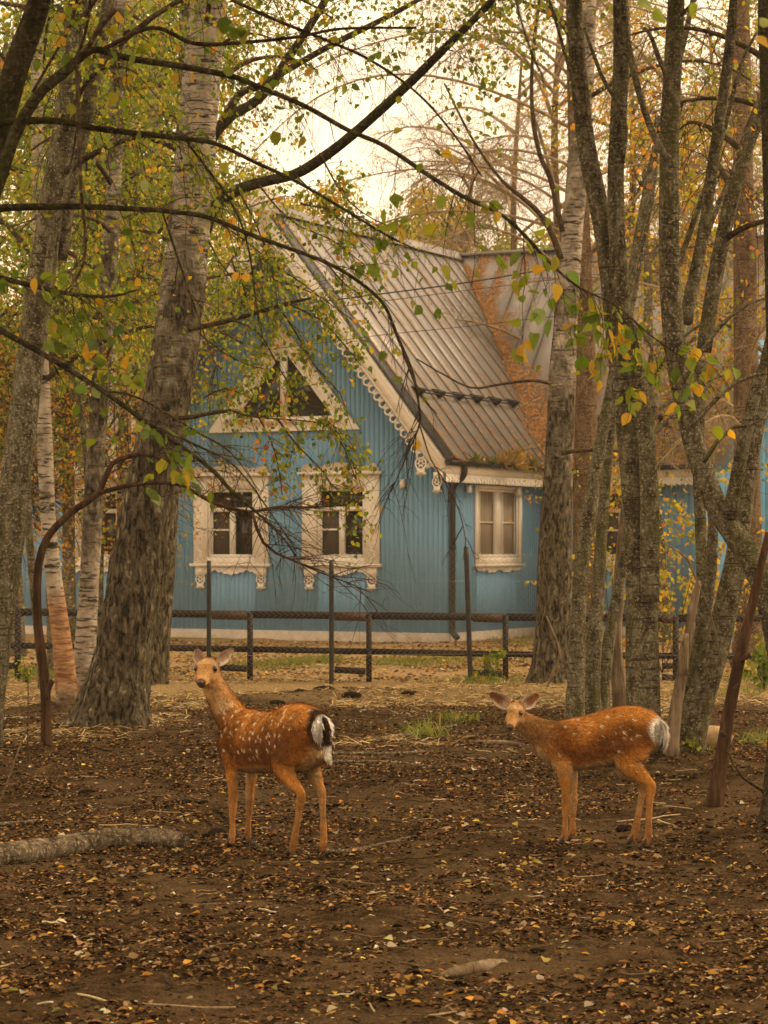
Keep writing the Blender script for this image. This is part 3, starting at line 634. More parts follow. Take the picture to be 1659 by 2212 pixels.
# standing seam roof: every sheet its own piece
RT = .05                                # roof covering sits above the barge line
def sheet(name, c4, nrm_v, mat, rib=None):
    mb = MB(); V, F = prism(c4, nrm_v * .012); mb.add(V, F)
    if rib:
        a, b, side = rib; part('seam', box8(a + nrm_v * .0125, b - a, side * .022, nrm_v * .022), BOXF, M_SEAM, house)
    return mb.part(name, mat, house)
def RS(u, v): return Hp(u, v, zr(u) + RT)
nR = nrm(HU * PITCH + HZ)
lowR = lambda v: .30 if v <= 4.0 else .30 - (v - 4.0)
sheet('edge_flashing', [RS(.30, -OVER - .02), RS(.30, -.36), RS(APEX_U, -.36), RS(APEX_U, -OVER - .02)], nR, M_DKMETAL)
V, F = prism([Hp(.30, -OVER - .02, zr(.3) - .0), Hp(.30, -OVER - .02, zr(.3) + RT), RS(APEX_U, -OVER - .02), Hp(APEX_U, -OVER - .02, APEX_Z)], HV * .012); part('edge_flashing', V, F, M_DKMETAL, house)
e = np.arange(-.355, 7.78, .50); e = np.append(e[:-1], 7.76)
for a, b in zip(e[:-1], e[1:]):
    sheet('roof_sheet', [RS(lowR(a), a), RS(lowR(b), b), RS(APEX_U, b), RS(APEX_U, a)], nR, M_METAL, (RS(lowR(a), a), RS(APEX_U, a), HV))
LS = lambda u, v: Hp(2 * APEX_U - u, v, zr(u) + RT)
for a, b in zip(e[:-1:3], list(e[3::3]) + [7.76]):
    if b > a: sheet('roof_sheet', [LS(.3, a), LS(.3, b), LS(APEX_U, b), LS(APEX_U, a)], nrm(-HU * PITCH + HZ), M_METAL)
sheet('edge_flashing', [LS(.30, -OVER - .02), LS(.30, -.36), LS(APEX_U, -.36), LS(APEX_U, -OVER - .02)], nrm(-HU * PITCH + HZ), M_DKMETAL)
V, F = prism([Hp(-6.86 - .3, -OVER - .02, zr(.3)), Hp(-6.86 - .3, -OVER - .02, zr(.3) + RT), RS(APEX_U, -OVER - .02), Hp(APEX_U, -OVER - .02, APEX_Z)], HV * .012); part('edge_flashing', V, F, M_DKMETAL, house)
for sg in (1, -1):
    V, F = prism([Hp(APEX_U, -OVER - .03, APEX_Z + RT + .08), Hp(APEX_U + sg * .17, -OVER - .03, APEX_Z + RT + .08 - .19), Hp(APEX_U + sg * .17, 7.6, APEX_Z + RT + .08 - .19), Hp(APEX_U, 7.6, APEX_Z + RT + .08)], HZ * .015); part('ridge_cap', V, F, M_METAL, house)
# cross roof behind, its near slope facing us on the right, and the long slope on the left
WV0, WV1 = 4.0, 7.73
def WS(u, v): return Hp(u, v, EAVE_Z + RT + (v - 4.06) * PITCH)
nW = nrm(-HV * PITCH + HZ); lowW = lambda u: WV0 if u >= .30 else WV0 + (.30 - u)
e = np.arange(-3.43, 4.0, .52)
for a, b in zip(e[:-1], e[1:]): sheet('roof_sheet', [WS(a, lowW(a)), WS(b, lowW(b)), WS(b, WV1), WS(a, WV1)], nW, M_METAL, (WS(a, lowW(a)), WS(a, WV1), HU))
hbox('fascia', .0, 3.6, 3.98, 4.02, 3.05, 3.29, M_WHITE); hbox('gutter', .4, 3.6, 3.87, 3.97, 3.2, 3.29, M_BLACK); hbox('ridge_cap', -3.4, 4.0, 7.6, 7.86, 8.0, 8.06, M_METAL)
strip('eave_lace', lambda a, z, d: Hp(a, 3.99 - d, z), .1, 3.6, 3.05, (s, .11 + .035 * np.abs(np.sin(s * 30 * math.pi))), -.02, .012, M_WHITE, house, True)
V, F = prism([Hp(-13.8, -.05, 3.30), Hp(-7.1, -.05, 3.30), Hp(-3.5, 7.7, 7.9), Hp(-13.8, 7.7, 7.9)], HZ * .05); part('roof_slope', V, F, M_METAL, house)
for u in np.arange(-13.5, -7.0, .42):
    V = box8(Hp(u, -.05, 3.352), Hp(u, 7.7, 7.952) - Hp(u, -.05, 3.352), HU * .022, HZ * .05); part('seam', V, BOXF, M_METAL, house)
hbox('fascia', -13.7, -7.0, -.02, .02, 3.05, 3.29, M_WHITE); V, F = prism([Hp(-3.5, 7.75, 8.0), Hp(4, 7.75, 8.0), Hp(4, 11.4, 3.3), Hp(-13.8, 11.4, 3.3), Hp(-13.8, 7.75, 7.95)], HZ * .05); part('roof_slope', V, F, M_METAL, house)
V, F = prism([Hp(3.45, 4.3, 3.0), Hp(3.45, 7.7, 7.7), Hp(3.45, 11.1, 3.0)], HU * .05); part('end_gable', V, F, M_BLUE2, house); hbox('end_wall', 3.45, 3.5, 4.4, 11.1, .1, 3.0, M_BLUE2)
V, F = prism([Hp(4.7, 2.6, 5.6), Hp(6.4, 2.6, 5.6), Hp(6.4, 5.2, 7.6), Hp(4.7, 5.2, 7.6)], HZ * .06); part('roof_slope', V, F, M_METAL, house)
# snow guards
def guard(G, s0, s1, n):
    mb = MB()
    for h in (.10, .17): V, F = tube([G(s0, h, .02), G(s1, h, .02)], .014, 6); mb.add(V, F)
    g = mb.part('snow_guard', M_BLACK, house)
    for q in range(n):
        s = s0 + .15 + (s1 - s0 - .3) * q / (n - 1); V, F = prism([G(s, .02, -.20), G(s, .02, .04), G(s, .19, .04), G(s, .19, .0)], G(s + .10, 0, 0) - G(s, 0, 0)); part('bracket', V, F, M_BLACK, g)
dn = nrm(HU - HZ * PITCH)
guard(lambda s, h, d: RS(-.66, s) + nR * h + dn * d, -.15, 4.35, 6)
dw = nrm(-HV - HZ * PITCH); guard(lambda s, h, d: WS(s, 4.7) + nW * h + dw * d, .8, 3.8, 5)
# carved finial above the apex
G = lambda s, z, d: Hp(APEX_U + s, -OVER - .03 - d, APEX_Z + z)
fin = [(-.32, .02), (-.40, .18), (-.28, .27), (-.34, .42), (-.2, .40), (-.14, .55), (-.05, .48), (0, .72), (.05, .48), (.14, .55), (.2, .40), (.34, .42), (.28, .27), (.40, .18), (.32, .02), (.12, -.12), (0, -.75), (-.12, -.12)]
V, F = prism([G(x, y * .9, 0) for x, y in fin], HV * .04); part('finial', V, F, M_WHITE, house)
# fallen larch needles on the roof: valley drift, streaks along the seams, gutter
r = np.random.default_rng(31)
def needles(n, fu, spread):
    P, N = fu(n); return P + N * r.uniform(.01, .05, len(P))[:, None] * spread, N
Ps, Ns = [], []
n = 5200; v = 4.05 + 3.5 * r.uniform(0, 1, n) ** 1.5; wdt = np.interp(v, [4, 5, 6, 7.6], [1.25, .6, .30, .07]) * (.45 + 1.1 * vnoise(np.stack([v * 1.9, v * 0, v * 0], -1))); d = np.abs(r.normal(0, 1, n)) * wdt; left = r.uniform(0, 1, n) < .28
uL = .30 - (v - 4.0)
for q in range(n):
    if left[q]: Ps.append(RS(uL[q] - d[q] * .30, v[q]) + nR * .03); Ns.append(nR)
    else: Ps.append(WS(uL[q] + d[q], v[q] + .0) + nW * .03 if v[q] >= lowW(uL[q] + d[q]) else RS(uL[q], v[q])); Ns.append(nW)
for q in range(9500):                   # drifts on the far slope, caught by the seams and the guard
    a = int(r.integers(0, 14)) * .52 - 3.43; u = a + np.abs(r.normal(0, .13)); lo = lowW(u); v = lo + (WV1 - lo) * r.uniform(0, 1) ** 1.8
    if fbm(A([a * 3, v * 1.3, 2.])) > .45 or v < 5: Ps.append(WS(u, v) + nW * .02); Ns.append(nW)
for q in range(9000):                   # streaks on the near slope
    a = -.355 + .50 * int(r.integers(0, 12)); v = a + .03 + np.abs(r.normal(0, .05)); u = r.uniform(-3.2, lowR(v) - .02)
    if fbm(A([a * 9, u * 2.2, 7.])) > .49 or (-1.05 < u < -.66 and v > .8 and r.uniform() < .8): Ps.append(RS(u, v) + nR * .015); Ns.append(nR)
for q in range(1100):
    v = r.uniform(-.5, 4.0); Ps.append(Hp(EAVE_U + r.uniform(.03, .12), v, 3.26 + r.uniform(0, .03 + .07 * vnoise(A([v * 2.2, 0, 0]))))); Ns.append(HZ)
Ps, Ns = A(Ps), A(Ns); n = len(Ps); D = nrm(np.cross(Ns, rdir(n, r)) + Ns * r.normal(0.1, .12, (n, 1))); S = np.cross(D, Ns) * r.uniform(.006, .014, (n, 1)); L = r.uniform(.05, .15, (n, 1))
V = np.stack([Ps - S - D * L * .5, Ps + S - D * L * .5, Ps + D * L * .5 + Ns * r.uniform(0, .02, (n, 1))], 1).reshape(-1, 3)
part('fallen_needles', V, A(np.arange(3 * n).reshape(-1, 3)), M_LITTER, house, False, np.repeat(pick([(.50, .235, .075), (.60, .33, .14), (.34, .16, .06), (.16, .09, .045), (.66, .5, .3)], [.42, .3, .15, .08, .05], n, r), 3, 0), kind='stuff')
# weeds in the gutter
mb = MB()
for v0, hh, cc in [(.35, .28, (.13, .19, .03)), (1.05, .22, (.15, .19, .04)), (1.9, .42, (.36, .25, .1)), (2.1, .5, (.42, .29, .12)), (2.5, .35, (.34, .24, .1)), (3.0, .3, (.2, .2, .06)), (3.4, .22, (.36, .25, .12)), (1.6, .3, (.4, .27, .12))]:
    m = 46; P = A([Hp(EAVE_U + .08, v0, 3.26)]) + r.normal(0, .05, (m, 3)) * A([1, 1, .2]); D = nrm(r.normal(0, .55, (m, 3)) + A([0, 0, .75]) + HU * .12); L = r.uniform(.3, 1, m) * hh
    V, F, q = leaf_quads(P, D, rdir(m, r), L, L * .11 + .004, .1, True); mb.add(V, F, np.repeat(pick([cc], [1], m, r), q, 0))
mb.part('gutter_weeds', M_LEAF, house, kind='stuff')
# ------------------------------------------------------------------ fences
M_DARKWOOD = simple('dark_stained_wood', (.020, .012, .008), .7, .5, 5, .4, stretch=(1.5, 1.5, 8))
M_BROWNWOOD = simple('brown_stained_wood', (.060, .026, .014), .7, .5, 5, .4, stretch=(1.5, 1.5, 8))
M_POST = simple('rusty_steel_post', (.030, .026, .021), .6, .5, 14, .3)
M_WIRE = simple('galvanised_wire', (.34, .29, .21), .5, .2, 12, 0, metal=.5)
FZ = 30.6
chain = empty('chain_link_fence', at(829, 1474, FZ) * A([1, 1, 0]), 'galvanised chain-link fence on thin dark steel posts before the blue house', 'fence')
for a, b, w in [((451, 1490), (451.5, 1213), 10), ((716, 1476), (716, 1212), 10.5), ((1017, 1490), (1007, 1183), 11)]:
    p = at(a[0], a[1], FZ - .12); q = at(b[0], b[1], FZ - .12); p[2] = -.1
    V, F = tube(np.linspace(p, q, 12), w / 2 / FPX * FZ, 12); o = part('post', V, F, M_POST, chain, True)
    V, F = tube([q, q + A([0, 0, .012])], w / 2 / FPX * FZ * .8, 12); part('cap', V, F, M_BLACK, o)
# woven wire: zigzags hooked into each other
pit = .073; x0, x1 = at(-60, 0, FZ)[0], at(1720, 0, FZ)[0]; nw = int((x1 - x0) / pit); ztop, zbot = at(0, 1196, FZ)[2], .02
nz = int((ztop - zbot) / (pit * .62)); zz = ztop - np.arange(nz + 1) * pit * .62
W_ = []
for k in range(nw):
    x = x0 + k * pit + np.where(np.arange(nz + 1) % 2, 1, 0) * pit * 1.02 + .012 * (vnoise(np.stack([zz * .7, zz * 0 + x0 + k * pit * .6, zz * 0], -1)) - .5)
    sag = .04 * np.sin((x0 + k * pit) * 1.3 + 1); y = FZ + .006 * np.where(np.arange(nz + 1) % 2, 1, -1) + .02 * np.sin(x * 1.7)
    W_.append(np.stack([x, y, zz + sag * (zz / ztop)], -1))
V, F = tubes(A(W_), np.full((nw, nz + 1), .0029), 3); part('wire_mesh', V, F, M_WIRE, chain, kind='stuff')
for z in (ztop * .78, .35):
    V, F = tube(A([[x, FZ + .01, z + .01 * math.sin(x)] for x in np.linspace(x0, x1, 40)]), .0022, 3); part('tension_wire', V, F, M_WIRE, chain)

rail = empty('rail_fence', at(829, 1474, FZ + .5) * A([1, 1, 0]), 'low dark stained wooden rail fence behind the chain-link wire', 'fence')
RZ = FZ + .35
def plank(name, a, b, hpx, mat, thick=.05, Zd=RZ, par=rail):
    p, q = at(a[0], a[1], Zd), at(b[0], b[1], Zd); h = hpx / FPX * Zd
    return part(name, box8(p, q - p, A([0, thick, 0]), A([0, 0, -h])), BOXF, mat, par)
xs = [-70, 230, 540, 797, 1092, 1280, 1460, 1740]
ty = lambda x: np.interp(x, [0, 370, 1165, 1659], [1313, 1318, 1326, 1328]); my = lambda x: np.interp(x, [0, 370, 1165, 1659], [1387, 1393, 1408, 1412])
for a, b in zip(xs[:-1], xs[1:]):
    plank('rail', (a + 1, ty(a)), (b - 1, ty(b)), 16, M_DARKWOOD); plank('rail', (a + 1, my(a)), (b - 1, my(b)), 13, M_DARKWOOD)
for x in [38, 230, 540, 797, 1092, 1280, 1460]:
    p = at(x - 6, ty(x) + 4, RZ - .06); part('post', box8(A([p[0], RZ - .07, -.15]), A([12 / FPX * RZ, 0, 0]), A([0, .065, 0]), A([0, 0, p[2] + .15])), BOXF, M_DARKWOOD, rail)
for a, b in [(458, 533), (723, 790), (1022, 1085), (1430, 1453), (30, 33)]:
    plank('brace', (a, ty(a) + 2), (b, ty(b) + 3), 17, M_BROWNWOOD, .03, RZ - .12); plank('brace', (a, 1434 + (a - 458) * .022), (b, 1436 + (b - 458) * .022), 14, M_DARKWOOD, .03, RZ - .12)
for x in (38, 1460):
    plank('brace', (x - 28 if x == 1460 else x - 20, 1432), (x - 5, 1432), 13, M_DARKWOOD, .03, RZ - .1)

# overhead cables crossing in front of the roof
for lab, Z, pts, rad in [('thick twisted black cable slung across the roof, topmost of three', 38, [(-60, 742), (470, 678), (640, 658), (830, 634), (1010, 610), (1230, 574), (1720, 500)], .013),
                         ('thin dark cable across the roof, middle one of three', 38, [(-60, 748), (470, 690), (660, 671), (830, 650), (1010, 627), (1230, 600), (1720, 540)], .006),
                         ('thin dark cable across the roof, lowest of three', 38.5, [(-60, 802), (470, 765), (660, 745), (830, 723), (1010, 705), (1230, 680), (1720, 630)], .006)]:
    V, F = tube(spline([at(x, y, Z) for x, y in pts], 60), rad, 5); part('overhead_cable', V, F, M_BLACK, None, True, label=lab, cat='cable', group='cables slung past the house')
# ------------------------------------------------------------------ trees
GREENS = [(.13, .19, .018), (.20, .25, .022), (.32, .31, .03), (.50, .34, .03), (.50, .22, .03), (.08, .125, .02)]
AUT = [(.52, .37, .03), (.54, .25, .04), (.34, .33, .035), (.42, .18, .04), (.18, .22, .025), (.58, .44, .07)]
def path3(pts, Z, n=None, dz=0.0):
    """[(x, y, width) in the frame] at depth Z (number, or list as long as pts) -> points and radii in metres"""
    pts = A(pts, ) if not isinstance(pts, np.ndarray) else pts; Zs = np.broadcast_to(Z, (len(pts),)).astype(float)
    P = A([[*at(x, y, z), w / 2 / FPX * z] for (x, y, w), z in zip(pts, Zs)])
    if n is None: n = max(6, int(np.linalg.norm(np.diff(P[:, :3], axis=0), axis=1).sum() / .12))
    Q = spline(P, n); return Q[:, :3], np.maximum(Q[:, 3], .0015)
def trunk_mesh(P, R, sides=22, rough=.07, flare=0., fl_h=.5, knots=0, seed=0.0, age=None, fiss=9.0):
    V, F = tube(P, R, sides); n = len(P); body = V[:n * sides].reshape(n, sides, 3); C = P[:, None]
    d = body - C; a = np.arange(sides) * 2 * math.pi / sides; h = P[:, 2] - P[0, 2]
    nz = fbm(np.stack([body[..., 0] * fiss + seed, body[..., 1] * fiss, body[..., 2] * fiss * .33], -1), 3) - .5
    lo = vnoise(np.stack([body[..., 0] * 2.2 + seed, body[..., 1] * 2.2, body[..., 2] * 1.1], -1)) - .5
    s = 1 + rough * 2 * nz + .14 * lo
    if flare: s = s + (flare * np.exp(-h / fl_h))[:, None] * (1 + .55 * np.sin(a * 5 + seed)[None] + .35 * np.sin(a * 3 + 2 * seed)[None])
    body = C + d * s[..., None]; V[:n * sides] = body.reshape(-1, 3)
    ag = np.zeros(len(V)) if age is None else np.concatenate([np.repeat(age(h), sides), [0, 0]])
    return V, F, ag
def make_twigs(S, D, L, R0, r, droop=.2, k=5, wig=.12):
    """batch of curved twigs: start, direction, length"""
    n = len(S); t = np.linspace(0, 1, k)[None, :, None]; D = nrm(D); side = rdir(n, r)[:, None]
    P = S[:, None] + D[:, None] * t * L[:, None, None] + side * (L[:, None, None] * wig * np.sin(t * 2.6)) + r.normal(0, .02, (n, k, 3)) * L[:, None, None] * t
    P = P - A([0, 0, 1]) * (droop * L[:, None, None] * t ** 2)
    return P, R0[:, None] * np.linspace(1, .35, k)[None]
def along(P, n, r, lo=.2):               # n random spots on a path with tangents
    f = r.uniform(lo, 1, n) * (len(P) - 1.001); i = f.astype(int); w = (f - i)[:, None]
    return P[i] * (1 - w) + P[i + 1] * w, nrm(P[i + 1] - P[i]), i
def ends(P, r, m, jit):                  # leaf spots along batched twigs
    n, k, _ = P.shape; i = r.integers(0, n, m); f = r.uniform(.35, 1, m) * (k - 1.001); j = f.astype(int); w = (f - j)[:, None]
    return P[i, j] * (1 - w) + P[i, j + 1] * w + r.normal(0, jit, (m, 3)), nrm(P[i, j + 1] - P[i, j])
def hang(T, n, r, dn=.7, sp=.7): return nrm(T * .3 + r.normal(0, sp, (n, 3)) - A([0, 0, dn]))
def leaves(mb, Pl, T, r, size, cols, w, six=False, dn=.6):
    n = len(Pl)
    if n == 0: return
    L = r.uniform(.65, 1.3, n) * size; V, F, q = leaf_quads(Pl, hang(T, n, r, dn), rdir(n, r), L, L * r.uniform(.6, .9, n), .12, six)
    mb.add(V, F, np.repeat(pick(cols, w, n, r), q, 0))
def row(P): return HORIZON - (P[..., 2] - CAMH) / np.maximum(P[..., 1], .5) * FPX     # frame row of a point
def crown_on(limbs, r, ntw, twL, nleaf, lsize, cols, w, twR=.006, droop=.4, sub=3, jit=.05, six=False, lo=.25, up=.1, twlean=1.0, above=None):
    """twigs and leaves on a list of limb paths; returns (twig V,F), leaf MB, twig paths"""
    lens = A([np.linalg.norm(np.diff(P, axis=0), axis=1).sum() for P in limbs]); cnt = np.maximum(1, (ntw * lens / lens.sum()).astype(int))
    S, D = [], []
    for P, c in zip(limbs, cnt):
        s, t, _ = along(P, c, r, lo); S.append(s); D.append(nrm(t * .7 + rdir(c, r) * twlean + A([0, 0, up])))
    S, D = np.concatenate(S), np.concatenate(D); n = len(S); L = r.uniform(.45, 1.2, n) * twL
    T1, R1 = make_twigs(S, D, L, np.full(n, twR), r, droop)
    i = np.repeat(np.arange(n), sub); m = len(i); j = r.integers(1, 5, m); S2 = T1[i, j]; D2 = nrm(D[i] + rdir(m, r) * 1.0 - A([0, 0, .25 * droop]))
    T2, R2 = make_twigs(S2, D2, L[i] * r.uniform(.3, .65, m), np.full(m, twR * .5), r, droop * 1.3)
    if above is not None:
        k1, k2 = row(T1).max(1) < above, row(T2).max(1) < above; T1, R1, T2, R2 = T1[k1], R1[k1], T2[k2], R2[k2]
    V1, F1 = tubes(T1, R1); V2, F2 = tubes(T2, R2); V = np.concatenate([V1, V2]); F = np.concatenate([F1, F2 + len(V1)])
    mb = MB()
    if nleaf:
        Pl, T = ends(T2, r, nleaf, jit); leaves(mb, Pl, T, r, lsize, cols, w, six, .6)
    return (V, F), mb, T2
def tree(name, label, cat='tree', group=None, base=None):
    return empty(name, base, label, cat, group)

# ---- the great birch on the left and its companion behind
r = np.random.default_rng(41)
BZ = 21.8
big = tree('birch_tree', 'thick old birch with flared dark base and big arching limb, left of the gable', base=at(240, 1592, BZ) * A([1, 1, 0]), group='birch trees')
P, R = path3([(232, 1615, 135), (238, 1585, 132), (252, 1500, 128), (268, 1400, 120), (292, 1250, 118), (318, 1100, 112), (345, 950, 106), (372, 800, 100), (393, 650, 96), (408, 500, 94), (420, 350, 90), (432, 200, 84), (445, 60, 78), (460, -120, 70), (480, -400, 55), (500, -700, 30)], BZ, 420)
V, F, ag = trunk_mesh(P, R, 90, .075, .62, .34, seed=1.0, age=lambda h: np.interp(h, [0, 1.2, 2.6, 4.2, 5.5], [.75, .58, .44, .30, .14]), fiss=21)
part('trunk', V, F, M_BIRCH, big, True, aux=ag)
limbs = []
for pts, Z in [([(440, 500, 34), (462, 450, 28), (510, 412, 25), (570, 392, 24), (640, 375, 23), (705, 335, 22), (765, 288, 21), (830, 230, 20), (900, 165, 19), (970, 95, 17), (1050, 15, 15), (1130, -80, 12), (1230, -200, 8)], [BZ, BZ, BZ - .2, BZ - .4, BZ - .6, BZ - .8, BZ - 1, BZ - 1.2, BZ - 1.4, BZ - 1.6, BZ - 1.8, BZ - 2, BZ - 2.2]),
               ([(452, 300, 26), (500, 250, 22), (548, 222, 21), (585, 185, 20), (612, 140, 19), (650, 85, 18), (700, 5, 16), (760, -110, 12), (820, -250, 7)], BZ + .4),
               ([(440, 340, 22), (510, 212, 17), (560, 186, 16), (640, 140, 15), (720, 95, 14), (830, 40, 12), (940, -20, 9)], BZ + 1.0),
               ([(405, 712, 12), (440, 705, 11), (500, 691, 10), (560, 674, 9), (620, 655, 8), (672, 644, 5)], BZ - .8),
               ([(372, 905, 11), (420, 900, 10), (455, 892, 9), (500, 887, 8)], BZ - .8)]:
    P, R = path3(pts, Z); V, F, ag = trunk_mesh(P, R, 14, .09, seed=len(limbs) * 3.1, fiss=16); part('limb', V, F, M_ALDER if len(limbs) < 2 else M_TWIG, big, True); limbs.append(P)
# drooping leafy strands before the gable
STR = [([(560, 400), (600, 450), (650, 490), (720, 520), (790, 575)], -1), ([(470, 480), (530, 520), (590, 570), (650, 610), (690, 640), (760, 690)], -.8), ([(640, 380), (690, 430), (740, 480), (800, 540)], -1.2),
       ([(520, 420), (560, 500), (590, 600), (600, 660)], -1), ([(500, 691), (560, 720), (600, 790), (640, 850), (700, 900), (745, 960), (780, 1050)], -.9), ([(600, 660), (640, 720), (680, 790), (735, 850), (750, 900)], -1),
       ([(620, 655), (690, 690), (740, 740), (780, 790)], -1), ([(500, 887), (540, 900), (600, 905), (670, 910), (720, 920)], -.9), ([(430, 720), (480, 760), (540, 790), (600, 800)], -.7), ([(440, 860), (480, 840), (520, 850), (560, 870)], -.7),
       ([(600, 905), (640, 960), (690, 1010), (720, 1050), (770, 1090)], -1), ([(545, 880), (580, 940), (600, 1000), (610, 1070)], -1), ([(700, 905), (740, 960), (755, 1000), (770, 1040)], -.9), ([(450, 520), (490, 590), (540, 620), (580, 620)], -.7),
       ([(500, 560), (520, 610), (560, 650), (600, 700)], -.9), ([(700, 560), (740, 610), (780, 640), (815, 690)], -1.1), ([(650, 440), (700, 450), (760, 460), (840, 500)], -1.3), ([(690, 330), (740, 420), (800, 470), (870, 500)], -1.5)]
tw = []
for pts, dz in STR:
    P, R = path3([(x, y, 3.4) for x, y in pts], BZ + dz); tw.append(P)
(Vt, Ft), mb, T2 = crown_on(tw, r, 300, .22, 2700, .046, GREENS, [.3, .3, .2, .09, .04, .07], .0035, .55, 3, .04, True, lo=.05)
V = [Vt]; Fq = [Ft]; o = len(Vt)
for P in tw:
    a, f = tube(P, np.linspace(.009, .004, len(P)), 5, cap=False); V.append(a); Fq.append(f[0] + o); o += len(a)
part('twigs', np.concatenate(V), np.concatenate(Fq), M_TWIG, big, kind='stuff')
rr = np.random.default_rng(5)             # rust coloured leaves among the green
P = A([at(x + rr.normal(0, 10), y + rr.normal(0, 9), BZ - 1) for x, y in [(560, 1000), (590, 985), (600, 1045), (610, 1060), (620, 1050), (560, 870), (500, 850), (610, 870), (560, 960), (585, 965), (470, 770), (460, 760), (700, 1075), (715, 1080), (620, 900), (770, 960), (640, 1090), (570, 1020)] * 3])
leaves(mb, P, rdir(len(P), rr), rr, .045, [(.42, .13, .02), (.5, .2, .03)], [.6, .4], True)
mb.part('leaves', M_LEAF, big, kind='stuff')
# its upper crown, drooping from limbs above and into the frame
def arch(base, d, L, r, rise=.5, fall=.6, n=14):
    t = np.linspace(0, 1, n)[:, None]; d = nrm(A(d)); side = rdir(1, r)[0] * .1
    return base + d * L * t + A([0, 0, 1]) * (rise * L * t - (rise + fall) * L * t ** 2 * .55) + side * L * np.sin(t * 3)
def upper_crown(tr, P, r, n, L, zlo, zhi, leaves_n, size, cols, w, mat=M_TWIG, rr=.03, droop=.6, ntw=160, yb=0.0, twL=.8, dirs=None, above=None, six=False):
    ls = []; mbt = MB(); i0 = np.searchsorted(P[:, 2], zlo); i1 = min(len(P) - 1, np.searchsorted(P[:, 2], zhi))
    for q in range(n):
        i = int(i0 + (i1 - i0) * (q + .5) / n); a = r.uniform(0, 6.283) if dirs is None else r.choice(dirs) + r.normal(0, .35); Q = arch(P[i], (math.cos(a), math.sin(a) + yb, r.uniform(.0, .5)), L * r.uniform(.6, 1.2), r)
        if above is not None:
            Q = Q[:max(3, int((row(Q) < above).argmin()) or len(Q))]
        ls.append(Q)
        v, f = tube(Q, np.linspace(rr, rr * .25, len(Q)), 7); part('limb', v, f, mat, tr, True)
    (v, f), mb, _ = crown_on(ls, r, ntw, twL, leaves_n, size, cols, w, .005, droop, 3, .06, six, above=above)
    part('twigs', v, f, mat if mat is M_GLARETWIG else M_TWIG, tr, kind='stuff')
    if leaves_n: mb.part('crown', M_LEAF, tr, kind='stuff')
bigP = path3([(408, 500, 90), (445, 60, 78), (460, -120, 70), (480, -400, 55), (500, -700, 30)], BZ, 60)[0]
upper_crown(big, bigP, r, 14, 1.8, 5.0, 9.5, 3600, .05, GREENS, [.3, .3, .2, .1, .03, .07], yb=-.15)

(v_, f_), mbx, _ = crown_on([limbs[0][len(limbs[0]) * 3 // 5:]], r, 60, .7, 1300, .05, GREENS, [.34, .34, .2, .06, .02, .04], .004, .6, 3, .05, True)
part('twigs', v_, f_, M_TWIG, big, kind='stuff'); mbx.part('leaves', M_LEAF, big, kind='stuff')
def birch(label, pts, Z, by, seed, ages=(.55, .3, .12, .1), rough=.05, flare=.35, crown=None, mat=M_BIRCH, sides=26, extra=(), name='birch_tree', group='birch trees', lim=()):
    r = np.random.default_rng(seed); Zb = Z if np.isscalar(Z) else Z[0]; t = tree(name, label, base=at(pts[0][0], by, Zb) * A([1, 1, 0]), group=group)
    P, R = path3(pts, Z); H = P[-1, 2]
    V, F, ag = trunk_mesh(P, R, sides, rough, flare, .22, seed=seed * 1.7, age=lambda h: np.interp(h, [0, 1, 2.5, 5], ages)); part('trunk', V, F, mat, t, True, aux=ag)
    for pp, zz in extra:
        P2, R2 = path3(pp, zz); V, F, ag = trunk_mesh(P2, R2, max(10, sides - 8), rough, 0, seed=seed + 2.2, age=lambda h: np.full(len(h), ages[-1])); part('stem', V, F, mat, t, True, aux=ag)
    for pp, zz in lim:
        P2, R2 = path3(pp, zz); V, F, ag = trunk_mesh(P2, R2, 8, .1, 0, seed=seed + 5.); part('limb', V, F, mat if mat not in (M_BIRCH, M_PEEL) else M_TWIG, t, True, aux=ag)
    if crown: upper_crown(t, P, r, **crown)
    return t, P
CR = lambda **k: dict(dict(n=9, L=2.0, zlo=4.5, zhi=9, leaves_n=3500, size=.055, cols=GREENS, w=[.3, .34, .22, .08, .02, .04], ntw=110), **k)
birch('straight birch close behind the thick flared birch, its base hidden by fence grass', [(328, 1495, 62), (332, 1470, 60), (342, 1350, 58), (352, 1200, 56), (362, 1000, 54), (375, 800, 50), (388, 600, 46), (396, 400, 42), (402, 200, 38), (405, 0, 34), (410, -300, 26)], 29.6, 1484, 3, (.6, .55, .5, .45), crown=CR(n=7))
birch('leaning birch with orange peeled bark at its foot, behind the arched sapling', [(150, 1548, 50), (148, 1520, 48), (140, 1440, 44), (128, 1340, 40), (115, 1240, 36), (104, 1120, 34), (98, 980, 32), (92, 820, 30), (86, 600, 28), (82, 400, 27), (80, 200, 25), (78, -50, 22), (76, -300, 16)], 25.4, 1532, 4, (.35, .12, .15, .1), mat=M_PEEL, crown=CR(zlo=3.2, zhi=9, n=10))
birch('pale birch with smooth cream lower trunk, next to the peeled leaning one', [(175, 1548, 52), (176, 1500, 46), (184, 1400, 44), (192, 1280, 42), (198, 1150, 42), (206, 1000, 42), (216, 850, 40), (228, 700, 38), (238, 550, 36), (246, 400, 34), (252, 200, 31), (258, 0, 28), (262, -300, 20)], 25.8, 1532, 5, (.3, .1, .42, .32), crown=CR(zlo=3.4, zhi=9, n=9))
birch('slim white birch seen between two stouter birches beside the gable', [(300, 1460, 34), (305, 1300, 33), (310, 1100, 33), (316, 900, 33), (322, 700, 32), (328, 500, 31), (334, 300, 29), (338, 100, 26), (342, -200, 20)], 33.5, 1448, 6, (.4, .2, .14, .12), crown=CR(zlo=4.5, n=8))
